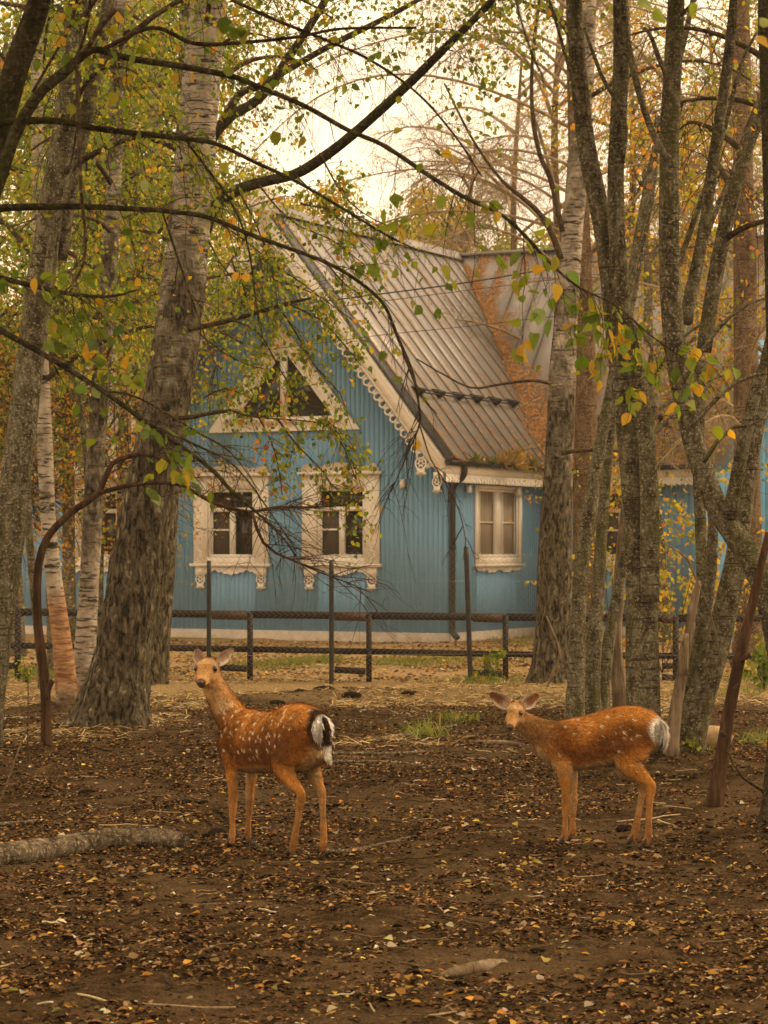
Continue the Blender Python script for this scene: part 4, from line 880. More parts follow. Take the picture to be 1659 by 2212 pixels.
birch('thin pale birch with black scars far left among autumn leaves', [(262, 1440, 30), (265, 1200, 30), (268, 1000, 29), (270, 800, 28), (274, 600, 28), (278, 400, 27), (280, 200, 25), (282, 0, 22), (284, -250, 16)], 36, 1430, 7, (.4, .3, .3, .22), crown=CR(zlo=4, n=8))
birch('dark-barked birch among the left woodland trunks', [(210, 1440, 28), (211, 1100, 28), (213, 800, 27), (215, 500, 26), (217, 250, 25), (222, 0, 22), (226, -250, 15)], 35, 1437, 8, (.7, .65, .6, .6), crown=CR(zlo=4, n=8))

# grey leaning trunk at the left edge
birch('lichen grey trunk leaning in from the left edge of the picture', [(-50, 1640, 78), (-36, 1560, 74), (-18, 1440, 70), (4, 1280, 68), (24, 1120, 68), (44, 960, 66), (62, 800, 62), (84, 640, 58), (104, 500, 54), (122, 380, 52), (142, 250, 48), (160, 100, 44), (172, -40, 40), (185, -300, 30)], 20, 1630, 9, mat=M_GREY, name='alder_tree', group='grey-barked trees', sides=26,
      extra=[([(128, 560, 34), (150, 420, 32), (190, 230, 30), (225, 60, 27), (250, -120, 22)], 20.1), ([(100, 640, 18), (112, 520, 16), (150, 400, 13), (170, 300, 9)], 19.8)], crown=CR(zlo=4.6, n=7, leaves_n=2600))
# right-hand birch
birch('birch with dark lower bark and white upper stem, right of the side window', [(1192, 1500, 98), (1193, 1475, 94), (1194, 1400, 80), (1196, 1280, 74), (1200, 1150, 68), (1206, 1000, 63), (1213, 850, 58), (1222, 700, 54), (1233, 550, 49), (1245, 400, 45), (1257, 250, 42), (1266, 100, 38), (1272, -60, 34), (1280, -300, 26)], 29.6, 1484, 10, (.6, .5, .40, .24), crown=CR(zlo=7.0, zhi=10, n=6, leaves_n=1500),
      lim=[([(1212, 980, 9), (1250, 973, 9), (1300, 972, 8), (1335, 975, 6)], 29.2), ([(1212, 560, 14), (1190, 500, 13), (1160, 455, 11), (1120, 420, 9), (1080, 385, 7), (1020, 300, 6), (960, 180, 4)], 29.2), ([(1215, 500, 12), (1190, 390, 11), (1165, 330, 10), (1150, 240, 9), (1150, 130, 8), (1165, 0, 7)], 29.4), ([(1195, 830, 8), (1150, 822, 7), (1080, 830, 6), (1020, 838, 5), (960, 810, 4), (900, 775, 3)], 28.9)])
# brown conifers behind the fence on the right
CONR = dict(n=15, L=3.4, zlo=3.0, zhi=12, leaves_n=0, size=.05, cols=AUT, w=[1, 1, 1, 1, 1, 1], mat=M_GLARETWIG, rr=.026, droop=.35, ntw=700, twL=.7)
birch('brown conifer trunk standing just right of the dark and white birch', [(1262, 1460, 58), (1262, 1300, 54), (1264, 1100, 52), (1266, 900, 50), (1262, 700, 46), (1254, 500, 42), (1246, 300, 38), (1240, 100, 34), (1236, -200, 28), (1234, -500, 18)], 35, 1438, 11, mat=M_PINE, name='larch_tree', group='conifers', crown=dict(CONR, n=24, L=4.2, zlo=5.2, zhi=13, ntw=1500, leaves_n=1500, cols=[(.4, .3, .06), (.34, .2, .05)], w=[1, 1], size=.03, dirs=[math.pi, math.pi, math.pi * .8, math.pi * 1.2, 0]))
birch('rough brown conifer trunk near the right edge before the pale blue wall', [(1618, 1440, 60), (1616, 1200, 58), (1614, 1000, 56), (1612, 800, 54), (1610, 600, 50), (1606, 400, 46), (1602, 200, 42), (1600, 0, 38), (1598, -350, 26)], 37, 1424, 12, mat=M_PINE, name='larch_tree', group='conifers', crown=dict(CONR, n=26, zlo=2.6, zhi=10, ntw=1500))

# the multi-stemmed grey clump on the right
def clump(label, stems, seed, name='alder_tree', group='grey-barked trees', mat=M_GREY, lims=(), flare=.22):
    x, y, Z = stems[0][0][0][0], stems[0][2], stems[0][1] if np.isscalar(stems[0][1]) else stems[0][1][0]
    t = tree(name, label, base=at(x, y, Z) * A([1, 1, 0]), group=group); out = []
    for q, s in enumerate(stems):
        P, R = path3(s[0], s[1]); V, F, ag = trunk_mesh(P, R, 24, .05 if mat is M_GREY else .11, flare if q == 0 or len(s) > 3 else 0, .18, seed=seed + q * 2.3, fiss=13); part('trunk' if q == 0 else 'stem', V, F, s[4] if len(s) > 4 else mat, t, True, aux=ag); out.append(P)
    for pp, zz in lims:
        P, R = path3(pp, zz); V, F, ag = trunk_mesh(P, R, 9, .1, 0, seed=seed + 9); part('limb', V, F, mat, t, True, aux=ag); out.append(P)
    return t, out
cl, clP = clump('double-stemmed lichen grey tree directly behind the smaller deer', [
    ([(1392, 1690, 84), (1392, 1650, 80), (1390, 1550, 74), (1388, 1420, 72), (1386, 1300, 66), (1378, 1150, 60), (1368, 1020, 54), (1354, 900, 50), (1338, 780, 46), (1324, 650, 44), (1308, 520, 42), (1288, 420, 41), (1268, 320, 40), (1254, 200, 38), (1244, 80, 36), (1238, -60, 34), (1228, -300, 26)], 18.5, 1668),
    ([(1404, 1300, 40), (1404, 1180, 42), (1402, 1050, 40), (1394, 930, 38), (1378, 820, 38), (1356, 720, 38), (1340, 620, 38), (1332, 500, 38), (1330, 380, 37), (1336, 250, 36), (1342, 120, 34), (1340, -20, 32), (1336, -250, 24)], 18.35, 1600)], 21.,
    lims=[([(1330, 480, 14), (1345, 330, 13), (1350, 270, 12), (1330, 215, 11), (1300, 165, 9), (1262, 60, 7)], 18.2), ([(1262, 250, 9), (1230, 150, 8), (1205, 60, 7), (1180, -20, 6)], 18.3), ([(1320, 600, 11), (1332, 520, 11), (1338, 440, 10), (1338, 405, 8)], 18.1)])
cl2, _ = clump('three slim grey stems rising together between birch and double trunk', [
    ([(1240, 1585, 44), (1241, 1550, 42), (1246, 1440, 37), (1250, 1320, 34), (1258, 1200, 32), (1272, 1100, 30), (1288, 1010, 28), (1304, 920, 26), (1320, 840, 24), (1345, 700, 22), (1370, 560, 20), (1395, 420, 18), (1425, 280, 16), (1470, 120, 13), (1510, -60, 10)], 23.6, 1558),
    ([(1282, 1560, 36), (1280, 1500, 34), (1282, 1420, 31), (1290, 1300, 29), (1298, 1180, 27), (1306, 1060, 25), (1316, 950, 23), (1330, 850, 21), (1352, 720, 19), (1378, 580, 17), (1410, 400, 14), (1420, 250, 12)], 24.2, 1540, True),
    ([(1298, 1560, 40), (1302, 1480, 32), (1316, 1380, 26), (1332, 1290, 22), (1345, 1220, 20), (1362, 1120, 17), (1385, 1000, 15), (1420, 850, 12)], 24.4, 1540, True), ([(1345, 1560, 36), (1340, 1500, 34), (1330, 1400, 28), (1334, 1300, 26), (1342, 1200, 24), (1356, 1060, 22), (1372, 900, 20), (1395, 750, 18)], 24.6, 1535, True, M_SNAG)], 27.)
# the crooked tree leaning in from the right and bending upwards
cr, crP = clump('crooked lichen-covered tree bending in from the right edge then upright', [
    ([(1715, 1560, 80), (1702, 1440, 76), (1682, 1350, 70), (1655, 1270, 62), (1622, 1205, 56), (1580, 1145, 52), (1545, 1085, 50), (1515, 1010, 48), (1492, 930, 46), (1474, 850, 46), (1460, 760, 47), (1450, 660, 46), (1446, 540, 45), (1445, 420, 44), (1446, 300, 42), (1452, 160, 40), (1460, 20, 37), (1468, -200, 28)], 18.0, 1668),
    ([(1478, 700, 28), (1500, 600, 27), (1520, 500, 26), (1534, 400, 25), (1548, 300, 24), (1566, 180, 22), (1580, 60, 20), (1592, -100, 15)], 18.3, 1600),
    ([(1575, 1120, 34), (1598, 1000, 30), (1620, 900, 28), (1640, 820, 26), (1690, 700, 22)], 17.9, 1600)], 33.,
    lims=[([(1446, 345, 20), (1428, 325, 18), (1400, 260, 16), (1378, 190, 15), (1362, 120, 14), (1350, 60, 12), (1345, -30, 10)], 17.8), ([(1443, 170, 12), (1425, 130, 11), (1405, 75, 9), (1390, 60, 7)], 17.8), ([(1455, 40, 10), (1480, 25, 9), (1510, -10, 7)], 17.8), ([(1470, 830, 12), (1510, 770, 10), (1560, 700, 8), (1630, 650, 6), (1690, 640, 5)], 17.8), ([(1490, 925, 10), (1540, 870, 9), (1600, 820, 8), (1680, 800, 6)], 17.7), ([(1520, 1000, 9), (1570, 930, 8), (1630, 915, 7), (1690, 880, 6)], 17.7)])
le, leP = clump('forked smooth grey tree leaning right behind the smaller deer', [
    ([(1470, 1680, 92), (1474, 1650, 84), (1492, 1580, 70), (1516, 1500, 64), (1540, 1420, 60), (1562, 1340, 56), (1582, 1250, 52), (1598, 1150, 46), (1612, 1040, 42), (1632, 920, 38), (1660, 780, 34), (1700, 600, 28)], 18.6, 1662),
    ([(1462, 1650, 40), (1478, 1560, 36), (1494, 1470, 34), (1512, 1380, 32), (1526, 1300, 30), (1536, 1220, 26), (1540, 1140, 22), (1535, 1050, 18)], 18.9, 1655, True),
    ([(1520, 760, 34), (1545, 600, 34), (1575, 450, 34), (1608, 330, 33), (1645, 230, 32), (1690, 120, 30), (1740, 0, 24)], 20.2, 1600), ([(1520, 1320, 26), (1514, 1150, 26), (1508, 1000, 26), (1510, 880, 30), (1518, 780, 33)], 20.2, 1600)], 39.,
    lims=[([(1440, 640, 14), (1470, 560, 13), (1505, 460, 12), (1540, 360, 11), (1570, 260, 10), (1600, 140, 8), (1640, 60, 6)], 19.5), ([(1490, 700, 14), (1500, 610, 13), (1530, 500, 12), (1570, 400, 10), (1610, 330, 9), (1660, 250, 6)], 19.3)])
sn, _ = clump('splintered bleached snag leaning beside the forked grey tree', [([(1448, 1640, 34), (1452, 1590, 30), (1462, 1520, 27), (1474, 1450, 24), (1486, 1380, 21), (1496, 1320, 19), (1506, 1270, 16), (1511, 1254, 5)], 18.35, 1640), ([(1474, 1460, 24), (1478, 1400, 20), (1484, 1368, 8)], 18.2, 1600)], 44., 'dead_snag', 'dead wood', M_SNAG)
sn['category'] = 'snag'
pl, _ = clump('stripped reddish dead trunk slanting up near the right edge', [([(1538, 1775, 44), (1542, 1745, 38), (1552, 1680, 33), (1562, 1610, 29), (1576, 1530, 27), (1592, 1450, 25), (1608, 1380, 23), (1624, 1310, 21), (1640, 1240, 18), (1660, 1150, 14)], 15.5, 1757)], 47., 'dead_tree', 'dead wood', M_STRIP, lims=[([(1600, 1430, 12), (1612, 1416, 9), (1620, 1412, 7)], 15.4), ([(1566, 1590, 10), (1556, 1580, 8)], 15.4), ([(1584, 1490, 9), (1596, 1478, 7)], 15.4)]); pl['category'] = 'dead tree'
re, _ = clump('dark flared trunk cut by the right edge of the picture', [([(1668, 1850, 100), (1668, 1815, 74), (1672, 1740, 52), (1678, 1640, 46), (1684, 1500, 42), (1688, 1300, 40), (1680, 1000, 38), (1672, 700, 36), (1664, 400, 34), (1658, 200, 32), (1652, 0, 30), (1650, -300, 24)], 13.9, 1824)], 51., mat=M_ALDER)
re_l = path3([(1668, 1740, 12), (1640, 1700, 8), (1615, 1690, 7), (1590, 1660, 5), (1570, 1620, 4)], 14.2); V, F = tube(re_l[0], re_l[1], 7); part('limb', V, F, M_TWIG, re, True)
# arched bare sapling on the left
sa, saP = clump('bare brown sapling arching over from the left foreground', [([(100, 1645, 28), (100, 1610, 24), (99, 1520, 23), (95, 1450, 22), (84, 1370, 19), (80, 1290, 18), (84, 1215, 17), (100, 1165, 16), (130, 1128, 15), (170, 1095, 14), (212, 1066, 13), (232, 1020, 12), (245, 1000, 11), (275, 986, 10), (320, 981, 9), (370, 1000, 8), (420, 995, 6)], 20.2, 1630),
    ([(98, 1510, 14), (108, 1480, 12), (114, 1470, 11)], 20.1, 1600), ([(212, 1066, 11), (270, 1050, 10), (330, 1043, 9), (395, 1048, 8), (450, 1082, 8), (500, 1098, 8), (545, 1106, 7), (590, 1096, 6), (650, 1096, 5), (720, 1094, 4)], 20, 1600),
    ([(545, 1106, 7), (558, 1150, 7), (580, 1185, 6), (630, 1210, 5), (700, 1235, 3)], 19.9, 1600), ([(630, 1210, 3), (700, 1240, 3), (760, 1262, 2.5), (800, 1280, 1.5)], 19.9, 1600)], 55., 'sapling', 'bare saplings', M_STRIP); sa['category'] = 'sapling'

(V, F), _, _ = crown_on([saP[0][len(saP[0]) * 2 // 3:], saP[2], saP[2][len(saP[2]) // 2:], saP[3], saP[4]], np.random.default_rng(56), 90, .55, 0, .04, GREENS, [1] * 6, .005, .15, 3, lo=.15); part('twigs', V, F, M_TWIG, sa, kind='stuff')
# ---- near tree left of the frame: long limbs with big leaves crossing the view
NZ = 9.0; r = np.random.default_rng(61)
nt = tree('alder_tree', 'near dark alder at the left edge whose leafy limbs cross the whole view', base=A([-1.75, NZ, 0]), group='grey-barked trees')
P, R = path3([(-170, 2150, 70), (-150, 1700, 66), (-120, 1200, 64), (-80, 800, 62), (-40, 480, 60), (0, 280, 56), (40, 130, 54), (80, 20, 50), (110, -120, 44), (150, -400, 30)], NZ + .6); V, F, ag = trunk_mesh(P, R, 22, .07, .3, .2, seed=61); part('trunk', V, F, M_ALDER, nt, True)
LIMB = [([(-60, 560, 34), (0, 385, 30), (40, 275, 26), (88, 200, 24), (140, 155, 22), (185, 116, 17), (215, 108, 15), (275, 125, 14), (400, 145, 13), (500, 165, 12), (565, 190, 11), (660, 230, 11), (750, 280, 10), (830, 315, 10), (925, 378, 10), (1005, 427, 9), (1080, 462, 8), (1135, 510, 8), (1190, 570, 6), (1250, 620, 5), (1330, 660, 4), (1400, 720, 3.5), (1470, 770, 2.5)], NZ, 'B3'),
        ([(-40, 275, 17), (30, 262, 16), (130, 262, 15), (210, 278, 13), (330, 292, 12), (400, 300, 10), (470, 312, 9), (550, 350, 8), (640, 392, 7), (740, 450, 6), (830, 505, 5), (900, 540, 3)], NZ + .4, 'B1'),
        ([(-40, 455, 18), (30, 448, 16), (165, 446, 14), (260, 450, 12), (350, 455, 11), (450, 470, 10), (550, 510, 9), (700, 565, 8), (780, 612, 7), (830, 660, 7), (862, 735, 7), (890, 800, 6), (904, 870, 5), (906, 917, 4), (880, 980, 3), (845, 1063, 2)], NZ + .2, 'B2'),
        ([(-40, 690, 15), (40, 735, 13), (115, 778, 12), (220, 843, 11), (325, 918, 10), (450, 1008, 9), (500, 1060, 8), (550, 1103, 6), (600, 1150, 4), (640, 1200, 2.5)], NZ - .3, 'B6'),
        ([(-40, 590, 12), (20, 605, 12), (90, 622, 11), (160, 636, 9), (240, 640, 6), (300, 625, 4)], NZ + .1, 'B5'),
        ([(165, 140, 9), (170, 250, 9), (172, 330, 8), (176, 420, 8), (184, 500, 7), (182, 560, 6), (160, 610, 5), (125, 640, 3)], NZ - 2.2, 'drop'),
        ([(906, 917, 3.5), (930, 990, 3), (960, 1040, 3), (990, 1100, 2.5), (1005, 1165, 2), (1000, 1210, 1.5)], NZ + .2, 'd2'), ([(865, 737, 5), (885, 800, 5), (910, 855, 4), (945, 895, 2.5)], NZ + .15, 'd3'),
        ([(225, 105, 10), (330, 60, 9), (420, 94, 9), (520, 92, 8), (640, 80, 7), (740, 62, 6), (900, 60, 5)], NZ + .8, 'up'), ([(500, 0, 8), (600, 45, 8), (700, 85, 7), (800, 130, 6), (900, 200, 5), (980, 290, 4), (1040, 380, 3)], NZ + 1.6, 'up2'),
        ([(1110, -20, 8), (1130, 60, 7), (1155, 130, 6), (1170, 160, 5), (1175, 190, 4)], NZ - 3.2, 'hang'), ([(250, 20, 12), (215, 60, 11), (195, 95, 12), (175, 120, 11)], NZ - 2.2, 'near'),
        ([(150, 150, 8), (175, 100, 7), (190, 40, 6), (198, -40, 5)], NZ, 'tw'), ([(70, 200, 7), (110, 130, 6), (150, 60, 5), (170, -20, 4)], NZ + .3, 'tw2'), ([(400, 300, 6), (520, 480, 5), (560, 700, 3)], NZ + .4, 'tw3'), ([(350, 455, 5), (385, 560, 5), (430, 690, 4), (470, 800, 2)], NZ + .2, 'tw4'),
        ([(325, 918, 6), (420, 960, 5), (510, 1010, 4), (600, 1130, 3), (640, 1190, 2)], NZ - .2, 'tw5'), ([(220, 843, 5), (300, 860, 4.5), (420, 930, 4), (500, 980, 3), (560, 1060, 2)], NZ - .2, 'tw6')]
LP = {}
for pts, Z, key in LIMB:
    P, R = path3(pts, Z, max(24, int(len(pts) * 7))); V, F, ag = trunk_mesh(P, R, 10, .13, seed=len(LP) * 1.9, fiss=40); LP[key] = (P, part('limb', V, F, M_ALDER if key in ('B1', 'B2', 'B3', 'B6', 'B5') else M_TWIG, nt, True))
def sprays(key, lo, hi, n, L, droop, r, sub=2, rad=.0022):
    P = LP[key][0]; m = len(P); i = r.integers(int(lo * m), max(int(lo * m) + 1, int(hi * m) - 1), n); S = P[i]; T = nrm(P[np.minimum(i + 1, m - 1)] - P[i - 1]); D = nrm(T * .8 + rdir(n, r) * .8 - A([0, 0, .15]))
    T1, R1 = make_twigs(S, D, r.uniform(.4, 1.1, n) * L, np.full(n, rad), r, droop, 7, .1)
    q = np.repeat(np.arange(n), sub); T2, R2 = make_twigs(T1[q, r.integers(2, 6, len(q))], nrm(D[q] + rdir(len(q), r)), r.uniform(.2, .5, len(q)) * L, np.full(len(q), rad * .6), r, droop, 7, .12)
    V1, F1 = tubes(T1, R1, 4); V2, F2 = tubes(T2, R2, 4); part('twigs', np.concatenate([V1, V2]), np.concatenate([F1, F2 + len(V1)]), M_TWIG, LP[key][1], kind='stuff'); return np.concatenate([T1, T2])
NEAR = [(.13, .20, .02), (.20, .26, .025), (.30, .30, .03), (.52, .32, .03), (.10, .15, .03), (.25, .30, .14)]
def place_leaf(p, T, key, r, size, w, dn=.6):
    o = obj('leaf', LEAFS[int(r.integers(0, 5))], LP[key][1], A(p) - wloc(LP[key][1]))
    d = nrm(T * .4 + r.normal(0, .6, 3) - A([0, 0, dn])); nn = rdir(1, r)[0] + A([0, -.5, .4]); o.rotation_euler = euler_from(d, nrm(np.cross(np.cross(d, nn), d))); s = size * r.uniform(.65, 1.3); o.scale = (s, s * r.uniform(.7, 1.1), s * r.uniform(.4, 2.2))
    o.color = (*pick(NEAR, w, 1, r, .2)[0], 1)
G1, G2 = [.26, .26, .2, .08, .14, .06], [.2, .3, .18, .24, .04, .04]
for key, lo, hi, n, L, droop, nl, size, w in [('B3', .60, 1, 46, .27, .7, 175, .056, G2), ('B3', .25, .55, 14, .22, .2, 22, .05, G2), ('B1', .1, .95, 22, .3, .3, 36, .048, G1), ('B2', .05, .7, 22, .3, .4, 20, .045, G1), ('B6', .05, .6, 24, .28, .3, 70, .05, G1), ('B6', .5, 1, 22, .2, .3, 0, .04, G1), ('B5', .1, 1, 26, .25, .4, 80, .05, G1), ('up', .2, 1, 16, .3, .2, 26, .045, G2), ('up2', .1, 1, 22, .35, .3, 16, .045, G1),
                                              ('B2', .7, 1, 18, .22, .5, 4, .04, G2), ('d2', .1, 1, 10, .12, .5, 0, .04, G1), ('tw3', .1, 1, 9, .2, .5, 8, .04, G2), ('tw4', .1, 1, 9, .2, .4, 0, .04, G1), ('tw', 0.1, 1, 8, .2, .2, 14, .045, G2), ('tw2', .1, 1, 8, .2, .2, 16, .045, G2), ('tw5', .2, 1, 14, .16, .3, 0, .04, G1), ('tw6', .2, 1, 14, .16, .3, 0, .04, G1)]:
    T = sprays(key, lo, hi, n, L, droop, r)
    if nl:
        Pl, Tl = ends(T, r, nl, .012)
        single = nl if (key, nl) == ('B3', 175) else 45 if key == 'B5' else 25 if (key, lo) == ('B6', .05) else 0      # the leaves that show largest stay single
        for p, t in zip(Pl[:single], Tl[:single]): place_leaf(p, t, key, r, size, w)
        if single < nl: mb = MB(); leaves(mb, Pl[single:], Tl[single:], r, size, NEAR, w, True, .6); mb.part('leaves', M_LEAF, LP[key][1], kind='stuff')
# hand-set big leaves: the hanging cluster on the right and the leaves at the top edge
for x, y, Z, key, s in [(1180, 470, 9, 'B3', .055), (960, 322, 9, 'B3', .05), (1020, 455, 9, 'B3', .06), (1080, 570, 9, 'B3', .055), (955, 380, 9, 'B3', .045), (850, 285, 9, 'B3', .05), (935, 575, 9, 'B3', .05), (915, 600, 9, 'B3', .045), (965, 610, 9, 'B3', .045), (985, 605, 9, 'B3', .04), (910, 660, 9, 'B3', .04), (945, 665, 9, 'B3', .05), (950, 690, 9, 'B3', .05),
                        (1415, 22, 6, 'hang', .05), (1640, 40, 6, 'hang', .05), (1632, 80, 6, 'hang', .06), (1375, 10, 6, 'hang', .04), (1500, 5, 6, 'hang', .035), (488, 35, 7.5, 'up', .05), (515, 55, 7.5, 'up', .05), (535, 68, 7.5, 'up', .06), (505, 50, 7.5, 'up', .04), (540, 172, 9, 'B3', .04), (550, 180, 9, 'B3', .035), (575, 180, 9, 'B3', .045), (625, 235, 9, 'B3', .05), (655, 245, 9, 'B3', .05),
                        (1480, 745, 9, 'B3', .05), (1485, 870, 9, 'B3', .045), (1460, 845, 9, 'B3', .04), (1250, 800, 9, 'B3', .05), (1190, 830, 9, 'B3', .05), (1290, 760, 9, 'B3', .06), (1340, 780, 9, 'B3', .05), (1350, 700, 9, 'B3', .045), (1380, 660, 9, 'B3', .045), (1240, 700, 9, 'B3', .05), (1155, 720, 9, 'B3', .05), (1170, 790, 9, 'B3', .045)]:
    place_leaf(at(x, y, Z), A([.3, 0, -.5]), key, r, s * 1.05, G1, .5)

# crowns added to the nearer trees, mostly out of view, to shade the enclosure
SH = dict(leaves_n=3200, size=.095, cols=GREENS, w=YGW if 'YGW' in globals() else [.2, .3, .25, .15, .05, .05], ntw=110, twL=.9, above=-40, six=True)
rc = np.random.default_rng(77)
upper_crown(nt, path3([(-40, 480, 60), (40, 130, 54), (110, -120, 44), (150, -400, 30), (160, -900, 20)], NZ + .6, 40)[0], rc, n=18, L=3.4, zlo=3.9, zhi=6.6, yb=-.2, dirs=[0, -.5, -1.0, .5, -1.5, -2.2], **dict(SH, leaves_n=9000, ntw=280))
upper_crown(re, path3([(1664, 400, 34), (1652, 0, 30), (1650, -300, 24), (1650, -700, 16)], 13.9, 40)[0], rc, n=24, L=4.6, zlo=5.2, zhi=7.0, yb=-.3, dirs=[math.pi, math.pi * 1.2, math.pi * 1.4, math.pi * 1.5, math.pi * 1.6], **dict(SH, leaves_n=10000, ntw=320))
upper_crown(cl, clP[0], rc, n=7, L=2.6, zlo=5.8, zhi=7.2, yb=-.2, **SH)
upper_crown(cr, crP[0], rc, n=7, L=2.6, zlo=5.8, zhi=7.2, yb=-.2, **SH)
upper_crown(le, leP[2], rc, n=6, L=1.6, zlo=4.0, zhi=6.5, **dict(SH, leaves_n=700, size=.05, cols=AUT, above=None))
# ------------------------------------------------------------------ woodland further back
r = np.random.default_rng(71)
def back_tree(name, label, px, Z, hgt, crownR, cz, nleaf, lsize, cols, w, seed, mat=M_GREY, tw=12, group='trees behind the house', low=.3, base_w=None, ntw=260, limbs=16, twL=1.0):
    r = np.random.default_rng(seed); X = (px - PW / 2) / FPX * Z; b = A([X, Z, 0.]); t = tree(name, label, base=b, group=group)
    rad = (base_w or .16); P = spline([[X, Z, -.1], [X + r.normal(0, .15), Z, hgt * .35], [X + r.normal(0, .3), Z, hgt * .7], [X + r.normal(0, .4), Z, hgt]], 40); R = np.linspace(rad, rad * .2, 40)
    V, F, ag = trunk_mesh(P, R, 12, .06, .3, .2, seed=seed); part('trunk', V, F, mat, t, True, aux=ag)
    ls = []
    for q in range(limbs):
        f = low + (1 - low) * (q + .5) / limbs; i = int(f * 38); a = r.uniform(0, 6.283); L = crownR * (1.15 - .75 * abs(f - .55)) * r.uniform(.7, 1.15)
        Q = arch(P[i], (math.cos(a), math.sin(a), r.uniform(.1, .7)), L, r, .4, .5, 10); ls.append(Q); v, f_ = tube(Q, np.linspace(rad * .3, .01, 10), 5); part('limb', v, f_, M_GLARETWIG if nleaf == 0 else mat, t, True)
    (v, f_), mb, _ = crown_on(ls, r, ntw, twL, nleaf, lsize, cols, w, .008, .35, 3, .16)
    part('twigs', v, f_, M_GLARETWIG if nleaf == 0 else M_TWIG, t, kind='stuff')
    if nleaf: mb.part('crown', M_LEAF, t, kind='stuff')
    return t
YG = [.26, .34, .24, .09, .02, .05]; YE = [.12, .26, .32, .2, .06, .04]
# yellowing crowns behind the roof, leaf colours brightened to carry the haze
for k, (px, Z, h, R, lab) in enumerate([(520, 62, 11.0, 2.8, 'golden yellow crown showing left of the roof peak'), (690, 66, 10.4, 3.0, 'yellow-green crown behind the roof peak'), (840, 68, 10.4, 3.2, 'pale green crown over the ridge, right of the peak'), (985, 64, 10.2, 3.0, 'yellowing crown behind the junction of the two roofs'), (1110, 66, 10.8, 3.2, 'green crown above the needle-strewn back roof')]):
    back_tree('maple_tree', lab, px, Z, h, R, 0, 13000, .12, GREENS if k in (2, 4) else AUT, [.1, .36, .38, .14, 0, .02] if k in (2, 4) else [.42, .06, .34, .0, .08, .10], 100 + k, low=.25)
# leafy woodland on the left
for k, (px, Z, h, R, cols, w, lab) in enumerate([(40, 38, 10, 3.0, GREENS, YG, 'green leafy tree filling the gap left of the peeled birch'), (150, 44, 12, 3.2, GREENS, YG, 'tall olive-leaved tree behind the left birches'), (250, 50, 13.5, 3.4, GREENS, YE, 'yellowing tall tree behind the slim white birch'), (-60, 34, 9, 2.8, GREENS, YG, 'green tree cut by the left edge behind the grey trunk'),
                                                 (110, 33.5, 4.6, 1.5, AUT, [.2, .36, .1, .26, .06, .02], 'small orange-leaved tree before the left house wall'), (10, 32.5, 4.9, 1.6, AUT, [.2, .34, .1, .26, .08, .02], 'rust-leaved small tree at the left edge by the fence'), (205, 34.5, 4.4, 1.2, AUT, [.24, .3, .14, .22, .08, .02], 'low amber-leaved tree behind the pale birch foot'), (350, 56, 14.5, 3.4, GREENS, YE, 'tall yellow-green tree behind the great birch')]):
    back_tree('leafy_tree', lab, px, Z, h, R, 0, [11000, 13000, 12000, 9000, 2600, 2600, 1800, 11000][k], [.085, .09, .1, .08, .06, .06, .06, .1][k], cols, w, 120 + k, group='left woodland', low=.22 if k not in (4, 5, 6) else .35, base_w=.05 if k in (4, 5, 6) else .13, twL=.8)
# thinner yellow woodland and bare twiggy trees on the right
for k, (px, Z, h, R, nl, cols, w, lab) in enumerate([(1340, 52, 13.5, 3.4, 11000, AUT, [.3, .14, .3, .1, .14, .02], 'sparse golden tree between the grey stems'), (1440, 44, 9.5, 3.0, 9000, AUT, [.26, .16, .3, .12, .14, .02], 'thin amber tree behind the upright crooked stem'), (1560, 56, 14, 3.6, 10000, AUT, [.24, .16, .3, .14, .14, .02], 'tall sparse autumn tree at upper right'), (1660, 46, 12, 3.2, 9000, GREENS, YE, 'olive and yellow tree behind the right edge'),
                                                     (1120, 58, 13.5, 4.2, 0, AUT, YE, 'bare twiggy tree rising over the back roof'), (1040, 62, 12.0, 3.2, 0, AUT, YE, 'bare pale-twigged tree right of the sky gap'), (1500, 50, 12, 4.0, 0, AUT, YE, 'leafless twiggy tree behind the right-hand stems'), (1230, 50, 14, 4.2, 0, AUT, YE, 'leafless tree arching behind the dark and white birch')]):
    back_tree('larch_tree' if nl == 0 else 'leafy_tree', lab, px, Z, h, R, 0, nl, .085, cols, w, 150 + k, mat=M_PINE if nl == 0 else M_GREY, group='right woodland', low=.2, ntw=900 if nl == 0 else 300, limbs=26 if nl == 0 else 16, twL=1.2 if nl == 0 else 1.0)
for k, (px, Z, h, R, cols, w, lab) in enumerate([(95, 29, 8.5, 2.2, GREENS, YG, 'leafy green tree between the peeled birch and the left edge'), (300, 40, 11, 2.6, GREENS, YE, 'yellow-green crown filling between the left birches'), (190, 31, 9, 2.0, GREENS, YE, 'amber and green crown over the pale birch')]):
    back_tree('leafy_tree', lab, px, Z, h, R, 0, 5500, .07, cols, w, 140 + k, group='left woodland', low=.42, base_w=.06, twL=.7)
